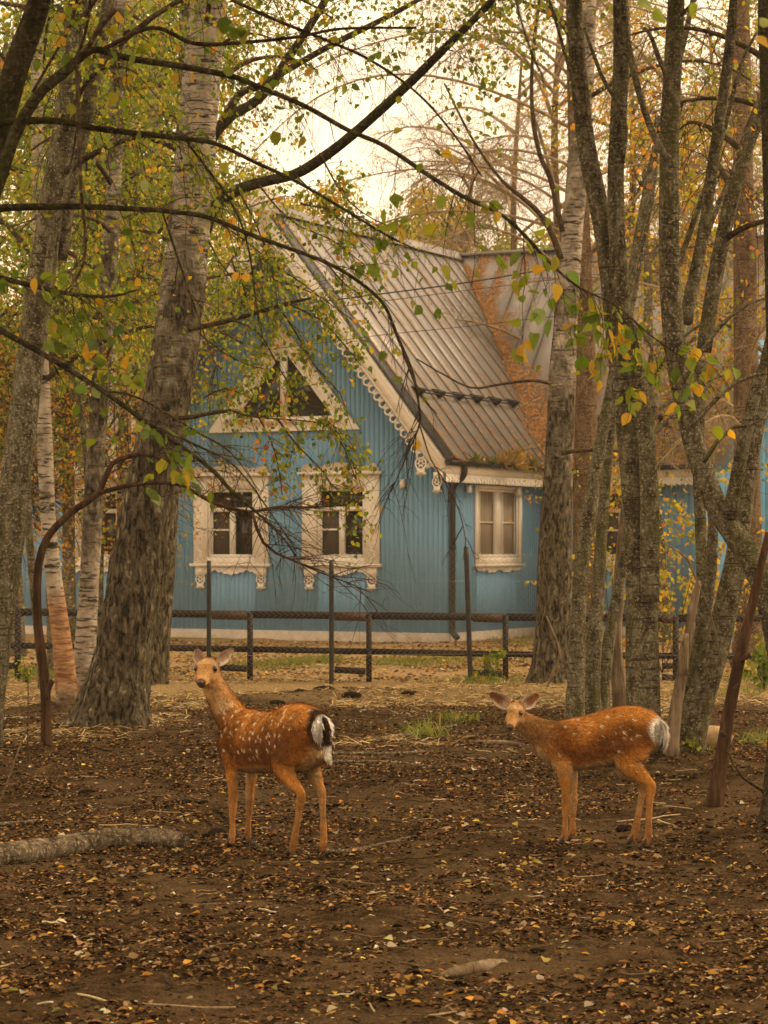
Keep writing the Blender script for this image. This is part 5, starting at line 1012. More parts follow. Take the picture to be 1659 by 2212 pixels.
# low yellow shrub behind the crooked tree, weeds by the fence and at the edge
def shrub(name, label, px, py, Z, hpx, wpx, n, size, cols, w, seed, stems=7):
    r = np.random.default_rng(seed); b = at(px, py, Z); b[2] = float(gz(b[0], b[1])); t = empty(name, b, label, 'shrub' if stems > 5 else 'weed', 'shrubs and weeds'); H = hpx / FPX * Z; Wd = wpx / FPX * Z
    D = np.column_stack([r.normal(0, .4, stems) * Wd / H, r.normal(0, .25, stems), np.ones(stems)]); T1, R1 = make_twigs(np.tile(b, (stems, 1)), D, r.uniform(.6, 1., stems) * H, np.full(stems, .006), r, .1, 6, .1); V, F = tubes(T1, R1, 4); part('stems', V, F, M_TWIG, t)
    i = np.repeat(np.arange(stems), 5); T2, R2 = make_twigs(T1[i, r.integers(1, 6, len(i))], rdir(len(i), r) + A([0, 0, .3]), r.uniform(.15, .4, len(i)) * H, np.full(len(i), .003), r, .2); V, F = tubes(T2, R2, 3); part('twigs', V, F, M_TWIG, t, kind='stuff')
    mb = MB(); P, T = ends(np.concatenate([T2, T1[:, :5]]), r, n, .02); leaves(mb, P, T, r, size, cols, w, True); mb.part('leaves', M_LEAF, t, kind='stuff')
shrub('yellow_shrub', 'yellow-leaved shrub behind the bend of the crooked tree', 1430, 1430, 33, 520, 170, 1000, .07, AUT, [.4, .06, .34, .02, .16, .02], 201, 9)
shrub('yellow_shrub', 'yellow-leaved shrub before the pale blue annex wall', 1580, 1440, 34, 480, 150, 700, .07, AUT, [.5, .06, .28, .02, .12, .02], 202, 8)
shrub('yellow_shrub', 'thin yellow-green sapling between the three slim stems and the double trunk', 1330, 1430, 33, 520, 60, 380, .06, AUT, [.4, .04, .34, .02, .18, .02], 203, 6)
shrub('nettle_weed', 'green weed climbing by the leaning steel post', 1045, 1478, 30.4, 110, 40, 90, .07, GREENS, [.4, .4, .15, .02, .0, .03], 204, 5)
shrub('green_bush', 'green bush by the rail fence at the right edge', 1650, 1490, 29, 150, 60, 260, .08, GREENS, [.4, .4, .12, .02, .0, .06], 205, 8)
shrub('nettle_weed', 'green weeds at the fence foot beside the left-edge trunk', 55, 1468, 30, 55, 50, 110, .05, GREENS, [.3, .4, .2, .05, .0, .05], 206, 5)
shrub('nettle_weed', 'tiny sprig at the foot of the forked grey tree', 1500, 1655, 18.4, 30, 20, 40, .03, GREENS, [.4, .4, .15, .02, .0, .03], 207, 4)

# ------------------------------------------------------------------ logs, sticks, stone on the ground
def lying(name, label, pts, mat, cat, rough=.08, sides=12, sink=.25, group='dead wood on the ground'):
    P = []
    for x, y, w in pts:
        Z = ndist(y); p = at(x, y, Z); rad = w / 2 / FPX * Z; P.append([p[0], p[1], float(gz(p[0], p[1])) + rad * (1 - sink), rad])
    Q = spline(P, max(24, len(P) * 14)); V, F, ag = trunk_mesh(Q[:, :3], np.maximum(Q[:, 3], .003), sides, rough, seed=pts[0][0] * .1, fiss=17); return part(name, V, F, mat, None, True, label=label, cat=cat, group=group)
lying('fallen_log', 'long pale log lying at the left edge of the foreground', [(-60, 1896, 58), (0, 1880, 56), (70, 1868, 54), (150, 1852, 50), (220, 1842, 46), (300, 1838, 42), (360, 1840, 42), (398, 1845, 38)], M_LOG, 'log', .16, 30)
lying('fallen_branch', 'dark curved branch lying between the legs of the larger deer', [(512, 1822, 9), (540, 1828, 12), (565, 1842, 12), (600, 1855, 10)], M_ALDER, 'branch')
lying('fallen_branch', 'branch lying right of the hooves of the larger deer', [(705, 1850, 11), (770, 1845, 11), (820, 1832, 10), (890, 1812, 8)], M_LOG, 'branch')
lying('fallen_branch', 'slim stick lying in front of the great birch roots', [(182, 1622, 6), (260, 1630, 7), (330, 1634, 7), (415, 1640, 5)], M_TWIG, 'branch')
lying('fallen_branch', 'pale branch lying behind the tail of the larger deer', [(685, 1633, 8), (760, 1634, 9), (830, 1634, 9), (935, 1628, 6)], M_LOG, 'branch')
lying('fallen_branch', 'second branch lying further right behind the larger deer', [(686, 1650, 7), (760, 1652, 8), (850, 1655, 9), (960, 1662, 6)], M_LOG, 'branch')
lying('fallen_branch', 'split pale branch lying beneath the head of the smaller deer', [(1030, 1605, 11), (1060, 1607, 12), (1095, 1608, 11), (1130, 1610, 9)], M_SNAG, 'branch')
lying('fallen_branch', 'pale branch lying in the middle distance between the deer', [(820, 1592, 9), (880, 1584, 10), (930, 1576, 9), (985, 1568, 6)], M_LOG, 'branch')
lying('fallen_branch', 'branch partly buried at the left edge behind the log', [(-20, 1780, 10), (40, 1776, 10), (95, 1770, 8)], M_LOG, 'branch')
lying('fallen_branch', 'dark stick under the hind legs of the smaller deer', [(1395, 1792, 6), (1430, 1785, 8), (1456, 1780, 6)], M_ALDER, 'branch')
lying('bark_chunk', 'bleached chunk of split wood lying in the lower foreground', [(950, 2110, 12), (985, 2104, 26), (1040, 2094, 30), (1085, 2082, 22), (1092, 2078, 8)], M_SNAG, 'wood chunk', .25, 9, .55)
lying('fallen_branch', 'short root-like twig lying near the bottom edge', [(915, 2195, 6), (950, 2180, 7), (985, 2160, 4)], M_LOG, 'branch')
lying('fallen_branch', 'thin twig lying at far right beyond the stripped trunk', [(1425, 1680, 3), (1500, 1682, 3), (1560, 1680, 3)], M_TWIG, 'branch')
# dead wands leaning up
for lab, pts, Z, w in [('thin pale dead stem leaning across the forked grey tree', [(1558, 1440, 4), (1540, 1340, 5), (1512, 1270, 5), (1492, 1225, 5), (1478, 1200, 6), (1430, 1170, 4)], 18.0, 0), ('thin brown wand standing near the left edge', [(62, 1660, 4), (60, 1600, 4), (61, 1520, 3), (60, 1452, 2)], 19.0, 0), ('pale curved wand leaning at the far left', [(-10, 1760, 4), (20, 1680, 4), (50, 1590, 3), (62, 1570, 2)], 16.5, 0),
                       ('pale sticks leaning on the foot of the right-hand birch', [(1170, 1520, 6), (1190, 1460, 6), (1210, 1410, 5), (1180, 1330, 3)], 28.6, 0)]:
    P, R = path3(pts, Z); V, F = tube(P, R, 6); part('dead_wand', V, F, M_SNAG if 'pale' in lab else M_TWIG, None, True, label=lab, cat='dead stem', group='leaning dead stems')
V, F = lump(3, rough=.2); p = at(1535, 1600, ndist(1608)); s = .14; V = V * A([.17, .12, .20]) + A([p[0], p[1], float(gz(p[0], p[1])) + .09]); part('stone', V, F, simple('tan_stone', (.30, .20, .10), .9, .3, 12, .5), None, True, label='tan stone behind the forked leaning tree', cat='stone')
# ------------------------------------------------------------------ the two deer
def fur_mat():
    t = NT('deer_fur'); c = t.attr('col'); n = t.noise(t.coord((40, 40, 22)), 2.4, 5, .75); m = t.noise(t.coord(), 14, 4)
    c = t.mix(1, c, t.ramp(n, [(.3, .55), (.7, 1.35)]), 'MULTIPLY'); c = t.mix(.8, c, t.mix(1, c, t.ramp(m, [(.3, .6), (.7, 1.3)]), 'MULTIPLY'))
    return t.bsdf(c, .75, t.bump(n, .35, .006), 0, .05)
M_FUR = fur_mat()
M_EYE = simple('wet_dark_eye', (.006, .004, .003), .08, 0, 5, 0, spec=.6); M_NOSE = simple('damp_nose', (.035, .026, .022), .35, .3, 60, .3, spec=.5); M_HOOF = simple('hoof_horn', (.05, .028, .015), .5, .3, 30, .2)
COAT, FLANK, PALE, FACE, LEG, CREAM, DARK = A([.50, .205, .040]), A([.35, .118, .022]), A([.52, .36, .18]), A([.50, .27, .10]), A([.36, .165, .048]), A([.74, .58, .36]), A([.075, .032, .012])
def smooth01(x, a, b): t = np.clip((x - a) / (b - a), 0, 1); return t * t * (3 - 2 * t)
def blend(c, col, w): return c * (1 - w[:, None]) + np.asarray(col) * w[:, None]
def head_path(poll, nose): return nrm(A(nose) - A(poll))
def make_deer(label, C, fwd, body, neck, poll, nose, hs, legs, ears, spots, tail, seed, coat):
    r = np.random.default_rng(seed); f = A([fwd[0], fwd[1], 0.]); l = A([-fwd[1], fwd[0], 0.])
    C = A([C[0], C[1], 0.]); C[2] = float(gz(C[0], C[1])) + .012; Lw = lambda p: C + f * p[0] + l * p[1] + A([0, 0, 1]) * p[2]
    root = empty('deer', C, label, 'deer', 'spotted deer in the enclosure')
    mb = MB()
    def tb(P, R, Rb, up=(0, 0, 1), n=None, sides=20):
        Q = spline(np.column_stack([P, R, Rb]), n or len(P) * 5); V, F = tube(Q[:, :3], np.maximum(Q[:, 3], .004), sides, up=A(up), Rb=np.maximum(Q[:, 4], .004)); mb.add(V, F)
    B = A(body); tb(np.column_stack([B[:, 0], B[:, 0] * 0, B[:, 1]]), B[:, 2], B[:, 3])
    N = A(neck); tb(N[:, :3], N[:, 3], N[:, 4], up=(.3, 0, 1) if abs(N[-1, 2] - N[0, 2]) < abs(N[-1, 0] - N[0, 0]) else (1, 0, .3))
    # head: skull, muzzle, jaw
    poll, nose = A(poll), A(nose); h = nrm(nose - poll); upv = nrm(A([0, 0, 1]) - h * h[2]); sd = np.cross(upv, h)     # sd: the head's own left
    Lh = np.linalg.norm(nose - poll); HP = lambda t, s, u: poll + h * Lh * t + sd * s * hs + upv * u * hs
    tb(A([HP(-.22, 0, -.012), HP(-.05, 0, .0), HP(.15, 0, .008), HP(.33, 0, .004), HP(.5, 0, -.010), HP(.68, 0, -.021), HP(.85, 0, -.028), HP(.97, 0, -.031), HP(1.03, 0, -.033)]), A([.03, .055, .063, .060, .046, .035, .029, .025, .011]) * hs, A([.03, .052, .058, .054, .043, .033, .027, .023, .011]) * hs, up=upv)
    tb(A([HP(.0, 0, -.04), HP(.25, 0, -.055), HP(.5, 0, -.052), HP(.75, 0, -.052), HP(.93, 0, -.052)]), A([.03, .038, .031, .022, .014]) * hs, A([.03, .033, .024, .016, .010]) * hs, up=upv)
    for s in (-1, 1):
        tb(A([HP(.20, s * .036, .030), HP(.32, s * .042, .034), HP(.44, s * .034, .028)]), A([.012, .015, .009]) * hs, A([.012, .015, .009]) * hs, up=upv)
        tb(A([HP(.15, s * .035, -.035), HP(.35, s * .04, -.038), HP(.5, s * .03, -.03)]), A([.02, .026, .015]) * hs, A([.02, .028, .015]) * hs, up=upv)
    for J in legs: J = A(J); J[:, 3:] *= (1 + .02 * smooth01(J[:, 2], .40, .30) * smooth01(J[:, 2], .0, .06))[:, None]; tb(J[:, :3], J[:, 3], J[:, 4], up=(1, 0, .01), sides=14, n=len(J) * 6)
    for s_ in (-1, 1):
        hx, hz, hw = legs[2][0][0], legs[2][0][2], B[2, 2]; tb(A([[hx + .02, s_ * hw * .66, hz + .05], [hx + .03, s_ * hw * .74, hz - .05], [hx + .05, s_ * hw * .72, hz - .15]]), A([.03, .05, .03]) * hs, A([.05, .085, .05]) * hs, up=(1, 0, 0))
        sx, sz = legs[0][0][0], legs[0][0][2]; tb(A([[sx - .05, s_ * .085, sz + .10], [sx, s_ * .098, sz + .0], [sx + .0, s_ * .092, sz - .10]]) * A([1, hs ** 1.5, 1]), A([.02, .04, .03]) * hs, A([.03, .06, .045]) * hs, up=(1, 0, 0))
    V, F = mb.get(); me = mesh_data('tmp', V, F, None); tmp = bpy.data.objects.new('tmp', me); COL.objects.link(tmp)
    m = tmp.modifiers.new('r', 'REMESH'); m.mode = 'VOXEL'; m.voxel_size = .0058
    m = tmp.modifiers.new('s', 'SMOOTH'); m.factor = .5; m.iterations = 4
    dg = bpy.context.evaluated_depsgraph_get(); ev = tmp.evaluated_get(dg); em = ev.to_mesh()
    V = np.empty(len(em.vertices) * 3, np.float32); em.vertices.foreach_get('co', V); V = V.reshape(-1, 3).astype(float)
    NN = np.empty(len(em.vertices) * 3, np.float32); em.vertices.foreach_get('normal', NN); NN = NN.reshape(-1, 3).astype(float)
    lt = np.empty(len(em.polygons), np.int32); em.polygons.foreach_get('loop_total', lt); lv = np.empty(len(em.loops), np.int32); em.loops.foreach_get('vertex_index', lv)
    Fq = lv.reshape(-1, 4) if (lt == 4).all() else None; FF = [Fq] if Fq is not None else [A([p.vertices[:] for p in em.polygons if len(p.vertices) == k]) for k in (3, 4)]
    ev.to_mesh_clear(); bpy.data.objects.remove(tmp); bpy.data.meshes.remove(me)
    # coat colours; bright back and darkened flanks also paint in the fall of light
    x, y, z = V.T; Bk = B[B[:, 0] < B[-1, 0] - .15]; top = np.interp(x, Bk[:, 0], Bk[:, 1] + Bk[:, 3]) + .9 * np.maximum(0, x - Bk[-1, 0]); bot = np.interp(x, Bk[:, 0], Bk[:, 1] - Bk[:, 3]) + .5 * np.maximum(0, x - Bk[-1, 0]); rel = (z - bot) / (top - bot)
    nz = fbm(V * 9, 3) - .5
    c = np.tile(COAT * coat, (len(V), 1)); c = blend(c, FLANK * coat * .62, smooth01(rel + nz * .6, .95, .45) * smooth01(rel, -.05, .3)); c = blend(c, DARK * 2.2, .55 * smooth01(np.abs(y) + nz * .02, .03, .0) * smooth01(rel, .85, 1.) * smooth01(x, N[0, 0] + .1, N[0, 0]))
    c = blend(c, DARK * 2.0, .55 * smooth01(fbm(V * 5 + 3, 3) + .25 * np.exp(-((rel - .35) / .25) ** 2), .62, .85) * smooth01(rel, 1, .8) * smooth01(z, .35, .5))
    c = blend(c, PALE * .9, smooth01(rel + nz * .25, .14, .0) * smooth01(rel, -.3, -.1) * smooth01(x, B[0, 0], B[0, 0] + .15) * smooth01(np.abs(y), .125, .07))
    c = blend(c, LEG, smooth01(z + nz * .08, .46, .20)); c = blend(c, PALE * .85, .5 * smooth01(-NN[:, 1] * np.sign(y), .3, .95) * smooth01(z, .5, .4) * smooth01(z, .1, .25)); c = blend(c, DARK * 3.2, .5 * smooth01(z, .10, .02)); c = blend(c, DARK * 2.6, .35 * smooth01(nz, .02, .2) * smooth01(z, .42, .3))
    d = V - poll; th = d @ h / Lh; uh = d @ upv / hs; shh = d @ sd / hs; hd = (np.linalg.norm(V - (poll + nose) / 2, axis=1) < .17 * hs + Lh * .3) & (th > -.35)
    nk = smooth01(np.linalg.norm(V - poll, axis=1), .40, .10) * smooth01(x, B[-1, 0] - .22, B[-1, 0] - .05); c = blend(c, FACE * .85, nk * .75); c = blend(c, PALE * .75, smooth01(rel * 0 + NN @ nrm(h * .6 - upv * .8), .2, .9) * smooth01(np.linalg.norm(V - poll, axis=1), .45, .15) * .22 * smooth01(x, B[-1, 0] - .18, B[-1, 0]))
    c = blend(c, FACE, .9 * smooth01(np.linalg.norm(V - (poll * .6 + nose * .4), axis=1), .20 * hs, .10 * hs) * smooth01(th, -.6, -.1))
    fm = hd & (th > -.2); c[fm] = blend(c, A([.46, .20, .06]), .8 * smooth01(uh, .03, .055) * smooth01(th, .35, .1))[fm]; c[fm] = blend(c, FACE * .62, .6 * smooth01(np.abs(shh), .022, .0) * smooth01(uh, -.02, .02) * smooth01(th, .4, .6))[fm]
    c[fm] = blend(c, PALE * 1.15, .8 * smooth01(th, .5, .75) * smooth01(uh, -.02, -.045))[fm]; c[fm] = blend(c, PALE * 1.05, .7 * smooth01(np.hypot((th - .27) * Lh / hs, uh - .05), .04, .015))[fm]
    c[fm] = blend(c, DARK * 1.4, .85 * smooth01(np.sqrt(((th - .40) * Lh / hs) ** 2 + ((np.abs(shh) - .048) * .6) ** 2 + (uh - .018) ** 2), .026, .012))[fm]; c[fm] = blend(c, DARK * 1.2, .9 * smooth01(th, .9, .97) * smooth01(uh, -.055, -.04))[fm]
    mouth = np.abs(uh + .052) < .006; c[fm & mouth & (th > .6)] = DARK; c[fm] = blend(c, DARK, .8 * smooth01(np.hypot((th - 1.0) * Lh / hs, shh), .03, .012) * smooth01(uh, -.05, -.062))[fm]
    for sx, sz, ss in spots:                # pale spots on both flanks
        w = np.maximum(0, 1 - ((x - sx) / (ss * .75)) ** 2 - ((z - sz) / ss) ** 2); w = smooth01(w + nz * .5 * (w > 0), .12, .5) * (np.abs(y) > .02) * (w > 0); c = blend(c, CREAM, w * .95)
    rx = B[0, 0]                            # rump mirror: white shield with a black rim
    tz = tail['z']; dd = np.hypot(y / tail['w'], (z - tz) / tail['h']); back = smooth01(x, rx + tail['reach'] + .05, rx + tail['reach'])
    c = blend(c, DARK * .5, tail['rim'] * smooth01(dd + nz * .3, 1.45, 1.2) * back * smooth01(z, tz - tail['h'] * 1.2, tz)); c = blend(c, A([.92, .86, .76]), smooth01(dd + nz * .25, 1.05, .85) * back)
    c = blend(c, PALE * .9, smooth01(np.abs(y), .09, .03) * smooth01(z, tz - .06, tz - .14) * smooth01(x, rx + .16, rx + .06) * smooth01(z, .3, .45) * .8)
    body_o = part('body', np.array([Lw(p) for p in V]) if False else C + V[:, :1] * f + V[:, 1:2] * l + V[:, 2:] * A([0, 0, 1]), FF, M_FUR, root, True, c)
    W3 = lambda p: C + p[..., :1] * f + p[..., 1:2] * l + p[..., 2:] * A([0, 0, 1])
    # hair lying backwards and down
    ht = smooth01(np.linalg.norm(V - nose, axis=1), .06, .25); pr = (.15 + ht) * np.where(z < .3, .35, 1.); pr /= pr.sum(); n = 30000; i = r.choice(len(V), n, p=pr)
    back_d = np.tile(A([-1., 0, -.45]), (n, 1)); lg = z[i] < .42; back_d[lg] = A([-.15, 0, -1.]); nkk = (x[i] > B[-1, 0] - .05) & (z[i] > B[-1, 1]); back_d[nkk] = A([-.5, 0, -.8])
    back_d = nrm(back_d + r.normal(0, .28, (n, 3))); T = nrm(back_d - NN[i] * (back_d * NN[i]).sum(1, keepdims=True)); D = nrm(T + NN[i] * r.uniform(.12, .42, (n, 1))); Lh_ = (r.uniform(.5, 1.2, n) * np.where(lg, .008, .030) * (.35 + .65 * ht[i]))[:, None]
    S = np.cross(D, NN[i]) * r.uniform(.0012, .0030, (n, 1)); P = V[i] + r.normal(0, .002, (n, 3)) - NN[i] * .001
    Vh = np.stack([P - S, P + S, P + D * Lh_], 1).reshape(-1, 3); ch = np.repeat(c[i] * np.exp(r.normal(-.08, .34, (n, 1))), 3, 0)
    part('fur', W3(Vh), A(np.arange(3 * n).reshape(-1, 3)), M_FUR, root, False, ch, kind='stuff')
    # ears: cupped leaf shapes
    for s, tip, facing, ecol in ears:
        ewd = .72 if ecol == 'light' else 1.; bse = HP(.02, s * .048, .030); tip = A(tip); e = tip - bse; Le = np.linalg.norm(e); e = e / Le; fc = A(facing); fc = nrm(fc - e * (fc @ e)); sdv = np.cross(e, fc); Vv = []; cc = []; ts = np.linspace(0, 1, 12); an = np.linspace(-1, 1, 9)
        for t in ts:
            wd = ewd * (.016 + .030 * math.sin(math.pi * min(1, t * .98 + .04) ** .72)) * hs * (1 if t < .96 else .5)
            for a in an: Vv.append(bse + e * Le * t + sdv * wd * a - fc * (wd * .85 * (1 - a * a) * (1 - .55 * t)) ); cc.append(a)
        Vv = A(Vv); n1, n2 = 12, 9; ii, jj = np.meshgrid(np.arange(n1 - 1), np.arange(n2 - 1), indexing='ij'); q = np.stack([ii * n2 + jj, ii * n2 + jj + 1, (ii + 1) * n2 + jj + 1, (ii + 1) * n2 + jj], -1).reshape(-1, 4)
        Vo = Vv - fc * .004; tt = np.repeat(ts, n2); aa = np.abs(A(cc)); ci = blend(np.tile(A([.36, .25, .17]) if ecol == 'light' else A([.20, .085, .035]), (len(Vv), 1)), A([.66, .52, .38]), np.clip(smooth01(aa, .45, .95) * smooth01(tt, .95, .6) + smooth01(tt, .45, .1) * .8, 0, 1) * .85); ci = blend(ci, DARK * 1.3, smooth01(tt, .9, 1.) * .7)
        co = blend(np.tile(COAT * .7, (len(Vv), 1)), DARK * 1.6, smooth01(tt, .3, .9) * .7)
        part('ear', W3(np.concatenate([Vv, Vo])), np.concatenate([q, q[:, ::-1] + len(Vv)]), M_FUR, root, True, np.concatenate([ci, co]))
    for s in (-1, 1):
        p = HP(.40, s * .0495, .019); V1, F1 = tube(A([p - h * .0145 * hs, p - h * .011 * hs, p, p + h * .010 * hs, p + h * .0135 * hs]), A([.003, .012, .0155, .012, .003]) * hs, 12); part('eye', W3(V1), F1, M_EYE, root, True)
    V1, F1 = tube(A([HP(.93, 0, -.020), HP(.99, 0, -.022), HP(1.045, 0, -.026), HP(1.06, 0, -.03)]), A([.012, .0165, .015, .006]) * hs, 14, up=upv, Rb=A([.006, .010, .009, .004]) * hs); part('nose', W3(V1), F1, M_NOSE, root, True)
    for J in legs:
        p = A(J[-1][:3])
        for s in (-1, 1):
            q = A([[p[0] - .012, p[1] + s * .010, .050], [p[0] + .002, p[1] + s * .012, .028], [p[0] + .018, p[1] + s * .013, .004], [p[0] + .03, p[1] + s * .010, .0]]); V1, F1 = tube(q, [.008, .013, .0135, .004], 9); part('hoof', W3(V1), F1, M_HOOF, root, True)
    # tail: a tongue of long hair, black down the middle, white at the sides
    tp = A(tail['path']); Q = spline(np.column_stack([tp, tail['r']]), 24); V1, F1 = tube(Q[:, :3], Q[:, 3], 10, up=A([1., 0, .2]), Rb=Q[:, 3] * .5); to = part('tail', W3(V1), F1, M_FUR, root, True, np.tile(tail['col'] if not tail['stripe'] else DARK * .5, (len(V1), 1)))
    n = 900; i = r.integers(0, 22, n); P = Q[i, :3] + r.normal(0, 1, (n, 3)) * A([.003, 1, .006]) * np.column_stack([np.ones(n), Q[i, 3] * .8, np.ones(n)]); T = nrm(Q[i + 1, :3] - Q[i, :3]); yy = P[:, 1] - Q[i, 1]
    D = nrm(T + A([-.12, 0, 0]) + np.column_stack([np.zeros(n), yy * 2, np.zeros(n)]) + r.normal(0, .12, (n, 3))); Lh_ = r.uniform(.02, .045, (n, 1)); S = nrm(np.cross(D, A([1., 0, 0]))) * .0018; P[:, 0] -= .008
    ct = np.where((np.abs(yy)[:, None] < Q[i, 3][:, None] * 1.6) & (i[:, None] < 15) & tail['stripe'], DARK * .4, A([.80, .72, .60]))
    Vh = np.stack([P - S, P + S, P + D * Lh_ * .6 + S * .7, P + D * Lh_], 1).reshape(-1, 3); part('tail_hair', W3(Vh), A(np.arange(4 * n).reshape(-1, 4)), M_FUR, to, False, np.repeat(ct * r.uniform(.8, 1.1, (n, 1)), 4, 0), kind='stuff')
    n = 700 if tail['stripe'] else 1300; a = r.uniform(0, 6.283, n); q = np.sqrt(r.uniform(0, 1, n)); py, pz = np.cos(a) * q * tail['w'], tz + np.sin(a) * q * tail['h'] * .95     # fluffed white rump hair
    from mathutils.kdtree import KDTree
    kd = KDTree(len(V)); [kd.insert(p, k) for k, p in enumerate(V)]; kd.balance(); idx = [kd.find((rx + .0, b, cz))[1] for b, cz in zip(py, pz)]
    P = V[idx]; D = nrm(NN[idx] * .35 + np.column_stack([r.normal(0, .12, n) - .2, py * 4, r.normal(-.9, .2, n)])); Lh_ = r.uniform(.018, .042, (n, 1)); S = nrm(np.cross(D, A([1., .1, 0]))) * .0017
    Vh = np.stack([P - S, P + S, P + D * Lh_ * .6 + S * .7, P + D * Lh_], 1).reshape(-1, 3); part('rump_hair', W3(Vh), A(np.arange(4 * n).reshape(-1, 4)), M_FUR, root, False, np.repeat(np.where(tail['stripe'] & (np.abs(py)[:, None] < .010), DARK * .5, A([.92, .86, .76])) * r.uniform(.8, 1.1, (n, 1)), 4, 0), kind='stuff')
    return root
def fl(*p): return p
# larger deer: rump towards us, head turned back to the camera
f1 = nrm(A([-.615, .788])); C1 = (-.623, 13.45)
def tolocal(C, f, x, y, Z):
    p = at(x, y, Z); d = p[:2] - A(C); return A([d @ f, d @ A([-f[1], f[0]]), p[2] - float(gz(*C))])
t1 = lambda x, y, Z: tolocal(C1, f1, x, y, Z)
body1 = [(-.465, .665, .045, .06), (-.43, .672, .10, .125), (-.34, .655, .128, .175), (-.22, .635, .138, .192), (-.05, .605, .140, .172), (.10, .595, .143, .172), (.24, .592, .138, .182), (.35, .615, .108, .155), (.43, .645, .065, .095), (.46, .655, .03, .04)]
neck1 = [(.27, .0, .60, .09, .135), (.37, .01, .70, .086, .122), (.43, .035, .79, .076, .10), (.462, .065, .87, .066, .082), (.475, .09, .93, .06, .070), (.475, .105, .975, .054, .058)]
poll1, nose1 = t1(452, 1449, 13.80), t1(433, 1469, 13.60)
legs1 = [[(.29, .07, .60, .055, .085), (.27, .095, .50, .045, .062), (.25, .10, .40, .034, .040), (.243, .10, .29, .025, .027), (.243, .102, .24, .024, .028), (.235, .11, .15, .0155, .018), (.228, .115, .09, .0165, .020), (.225, .12, .055, .018, .021), (.235, .125, .022, .02, .024)],
         [(.29, -.07, .60, .055, .085), (.30, -.09, .50, .045, .062), (.33, -.09, .40, .034, .040), (.35, -.09, .29, .025, .027), (.352, -.09, .24, .024, .028), (.362, -.09, .15, .0155, .018), (.368, -.09, .09, .0165, .020), (.37, -.09, .055, .018, .021), (.38, -.09, .022, .02, .024)],
         [(-.30, .07, .66, .07, .12), (-.27, .09, .58, .072, .115), (-.24, .10, .50, .055, .085), (-.30, .10, .43, .036, .052), (-.375, .095, .375, .022, .032), (-.395, .09, .34, .021, .032), (-.375, .088, .26, .017, .021), (-.35, .086, .17, .0165, .02), (-.325, .085, .09, .018, .022), (-.315, .085, .055, .019, .022), (-.295, .085, .022, .02, .025)],
         [(-.30, -.07, .66, .07, .12), (-.26, -.09, .58, .068, .11), (-.22, -.10, .50, .052, .08), (-.27, -.095, .43, .034, .05), (-.325, -.085, .375, .022, .032), (-.345, -.085, .34, .021, .032), (-.352, -.088, .26, .017, .021), (-.356, -.09, .17, .0165, .02), (-.36, -.09, .09, .018, .022), (-.352, -.088, .055, .019, .022), (-.335, -.086, .022, .02, .025)]]
rs = np.random.default_rng(3)
sp1 = [(x + rs.normal(0, .012), z0 + dz + rs.normal(0, .012), rs.uniform(.008, .0145)) for z0, xs in ((.77, np.arange(-.36, .34, .045)), (.72, np.arange(-.30, .36, .042)), (.675, np.arange(-.32, .36, .042)), (.63, np.arange(-.30, .36, .042)), (.585, np.arange(-.24, .34, .052)), (.54, np.arange(-.20, .30, .07)), (.497, np.arange(-.03, .22, .045))) for x in xs for dz in (.03 * (1 - abs(x + .1)),) if rs.uniform() < .9]
make_deer('larger spotted deer standing rump towards us, head turned back, white tail patch', C1, f1, body1, neck1, poll1, nose1, 1.07, legs1,
          [(-1, t1(425, 1405, 13.78), t1(400, 1430, 13.2) - t1(425, 1425, 13.78), 'light'), (1, t1(505, 1405, 13.86), t1(600, 1430, 13.6) - t1(490, 1425, 13.86), 'light')] if False else
          [(1, t1(505, 1405, 13.84), t1(620, 1440, 13.3) - t1(490, 1425, 13.84), 'light'), (-1, t1(424, 1405, 13.80), t1(380, 1425, 13.2) - t1(424, 1425, 13.80), 'light')], sp1,
          dict(z=.705, w=.066, h=.078, reach=.06, path=[(-.455, 0, .765), (-.485, 0, .74), (-.50, 0, .69), (-.50, -.003, .63), (-.49, -.012, .57), (-.482, -.03, .525)], r=[.010, .014, .017, .017, .016, .006], col=A([.8, .72, .6]), stripe=True, rim=1.), 7, 1.0)
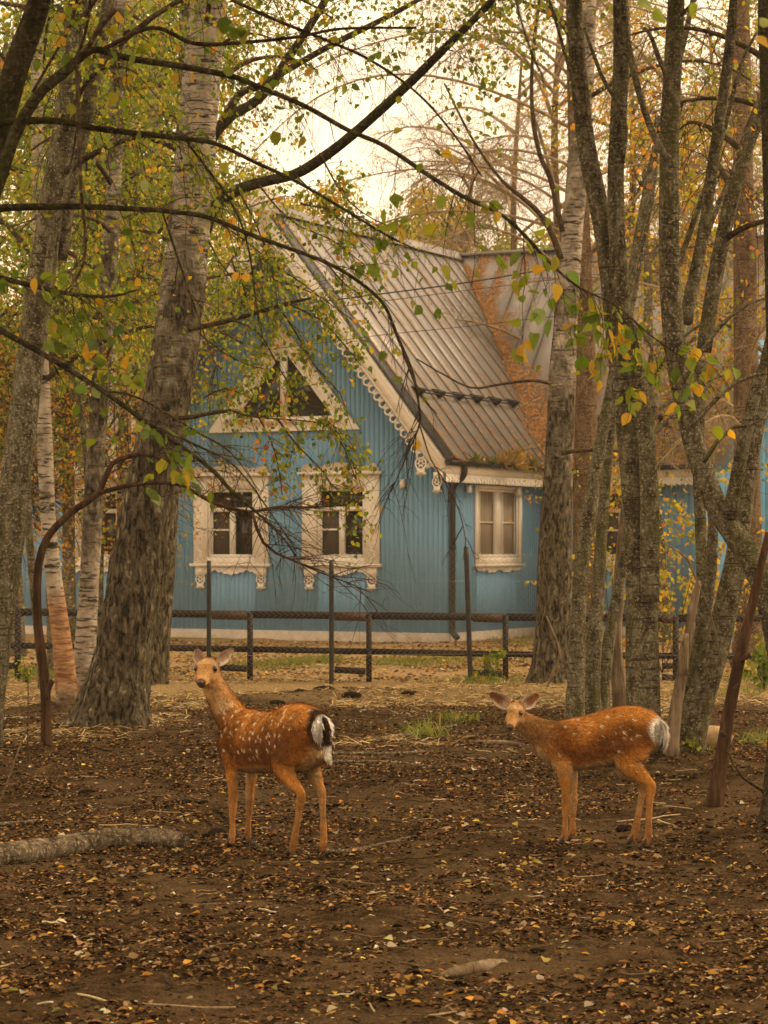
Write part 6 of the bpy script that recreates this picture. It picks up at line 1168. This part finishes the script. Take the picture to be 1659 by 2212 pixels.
# smaller deer: side on, facing left
f2 = nrm(A([-.97, .24])); C2 = (1.248, 13.65); t2 = lambda x, y, Z: tolocal(C2, f2, x, y, Z)
body2 = [(-.315, .655, .035, .05), (-.285, .655, .078, .10), (-.20, .645, .112, .143), (-.09, .625, .122, .156), (.04, .592, .122, .150), (.17, .565, .117, .145), (.27, .562, .10, .132), (.34, .575, .072, .10), (.385, .585, .035, .05)]
neck2 = [(.20, .0, .575, .078, .115), (.30, .0, .60, .068, .098), (.38, .005, .635, .056, .078), (.445, .015, .675, .047, .062), (.49, .03, .715, .044, .054), (.505, .045, .74, .042, .046)]
poll2, nose2 = t2(1116, 1539, 13.62), t2(1100, 1568, 13.46)
legs2 = [[(.25, .05, .54, .045, .075), (.225, .07, .46, .038, .055), (.21, .075, .37, .030, .036), (.207, .072, .28, .022, .024), (.207, .072, .235, .022, .026), (.21, .07, .15, .014, .017), (.213, .07, .09, .0155, .019), (.214, .07, .055, .017, .021), (.226, .07, .022, .019, .023)],
         [(.25, -.05, .54, .045, .075), (.215, -.06, .46, .038, .052), (.195, -.06, .37, .029, .034), (.187, -.06, .28, .022, .024), (.187, -.06, .235, .022, .026), (.19, -.06, .15, .014, .017), (.19, -.06, .09, .0155, .019), (.19, -.06, .055, .017, .021), (.204, -.06, .022, .019, .023)],
         [(-.19, .05, .64, .058, .105), (-.165, .07, .55, .058, .10), (-.15, .075, .475, .045, .075), (-.20, .075, .42, .030, .048), (-.262, .072, .365, .019, .030), (-.275, .07, .335, .019, .030), (-.268, .07, .25, .0155, .020), (-.264, .07, .16, .015, .019), (-.262, .07, .085, .0175, .022), (-.258, .07, .055, .018, .021), (-.243, .07, .022, .019, .024)],
         [(-.19, -.05, .64, .058, .105), (-.145, -.065, .55, .056, .095), (-.12, -.065, .475, .044, .07), (-.155, -.062, .42, .029, .046), (-.205, -.06, .365, .019, .030), (-.218, -.06, .335, .019, .030), (-.20, -.06, .25, .0155, .020), (-.185, -.06, .16, .015, .019), (-.17, -.06, .085, .0175, .022), (-.163, -.06, .055, .018, .021), (-.148, -.06, .022, .019, .024)]]
sp2 = [(x + rs.normal(0, .014), z0 + rs.normal(0, .01) + .09 * (-x if x < 0 else -x * .6), rs.uniform(.007, .012)) for z0, xs in ((.715, np.arange(-.24, .2, .07)), (.675, np.arange(-.22, .22, .06)), (.63, np.arange(-.2, .2, .07)), (.585, np.arange(-.18, -.02, .05)), (.53, [.25, -.1])) for x in xs if rs.uniform() < .75]
make_deer('smaller faintly spotted deer standing side on before the grey trunks, facing left', C2, f2, body2, neck2, poll2, nose2, .84, legs2,
          [(-1, t2(1059, 1503, 13.60), t2(1075, 1530, 12.8) - t2(1075, 1520, 13.60), 'dark'), (1, t2(1163, 1505, 13.62), t2(1150, 1530, 12.8) - t2(1150, 1520, 13.62), 'dark')], sp2,
          dict(z=.655, w=.095, h=.085, reach=.10, path=[(-.305, 0, .705), (-.335, 0, .68), (-.35, .003, .63), (-.345, .005, .585), (-.335, .006, .555)], r=[.014, .022, .024, .018, .006], col=A([.8, .72, .6]), stripe=False, rim=0.), 9, 1.08)
# ------------------------------------------------------------------ warm haze hanging in the wood
def haze_box():
    t = NT('warm_haze'); v = t.n('ShaderNodeVolumePrincipled'); v.inputs['Color'].default_value = (1, .93, .80, 1); v.inputs['Density'].default_value = .0007; v.inputs['Anisotropy'].default_value = .5
    t.t.links.new(v.outputs[0], t.out.inputs[1]); m = t.m
    V = box8(A([-170, -35, -1.6]), A([340, 0, 0]), A([0, 470, 0]), A([0, 0, 18.5])); o = obj('haze', mesh_data('haze', V, BOXF, m), None, label='thin warm haze filling the wood', kind='stuff')
haze_box()
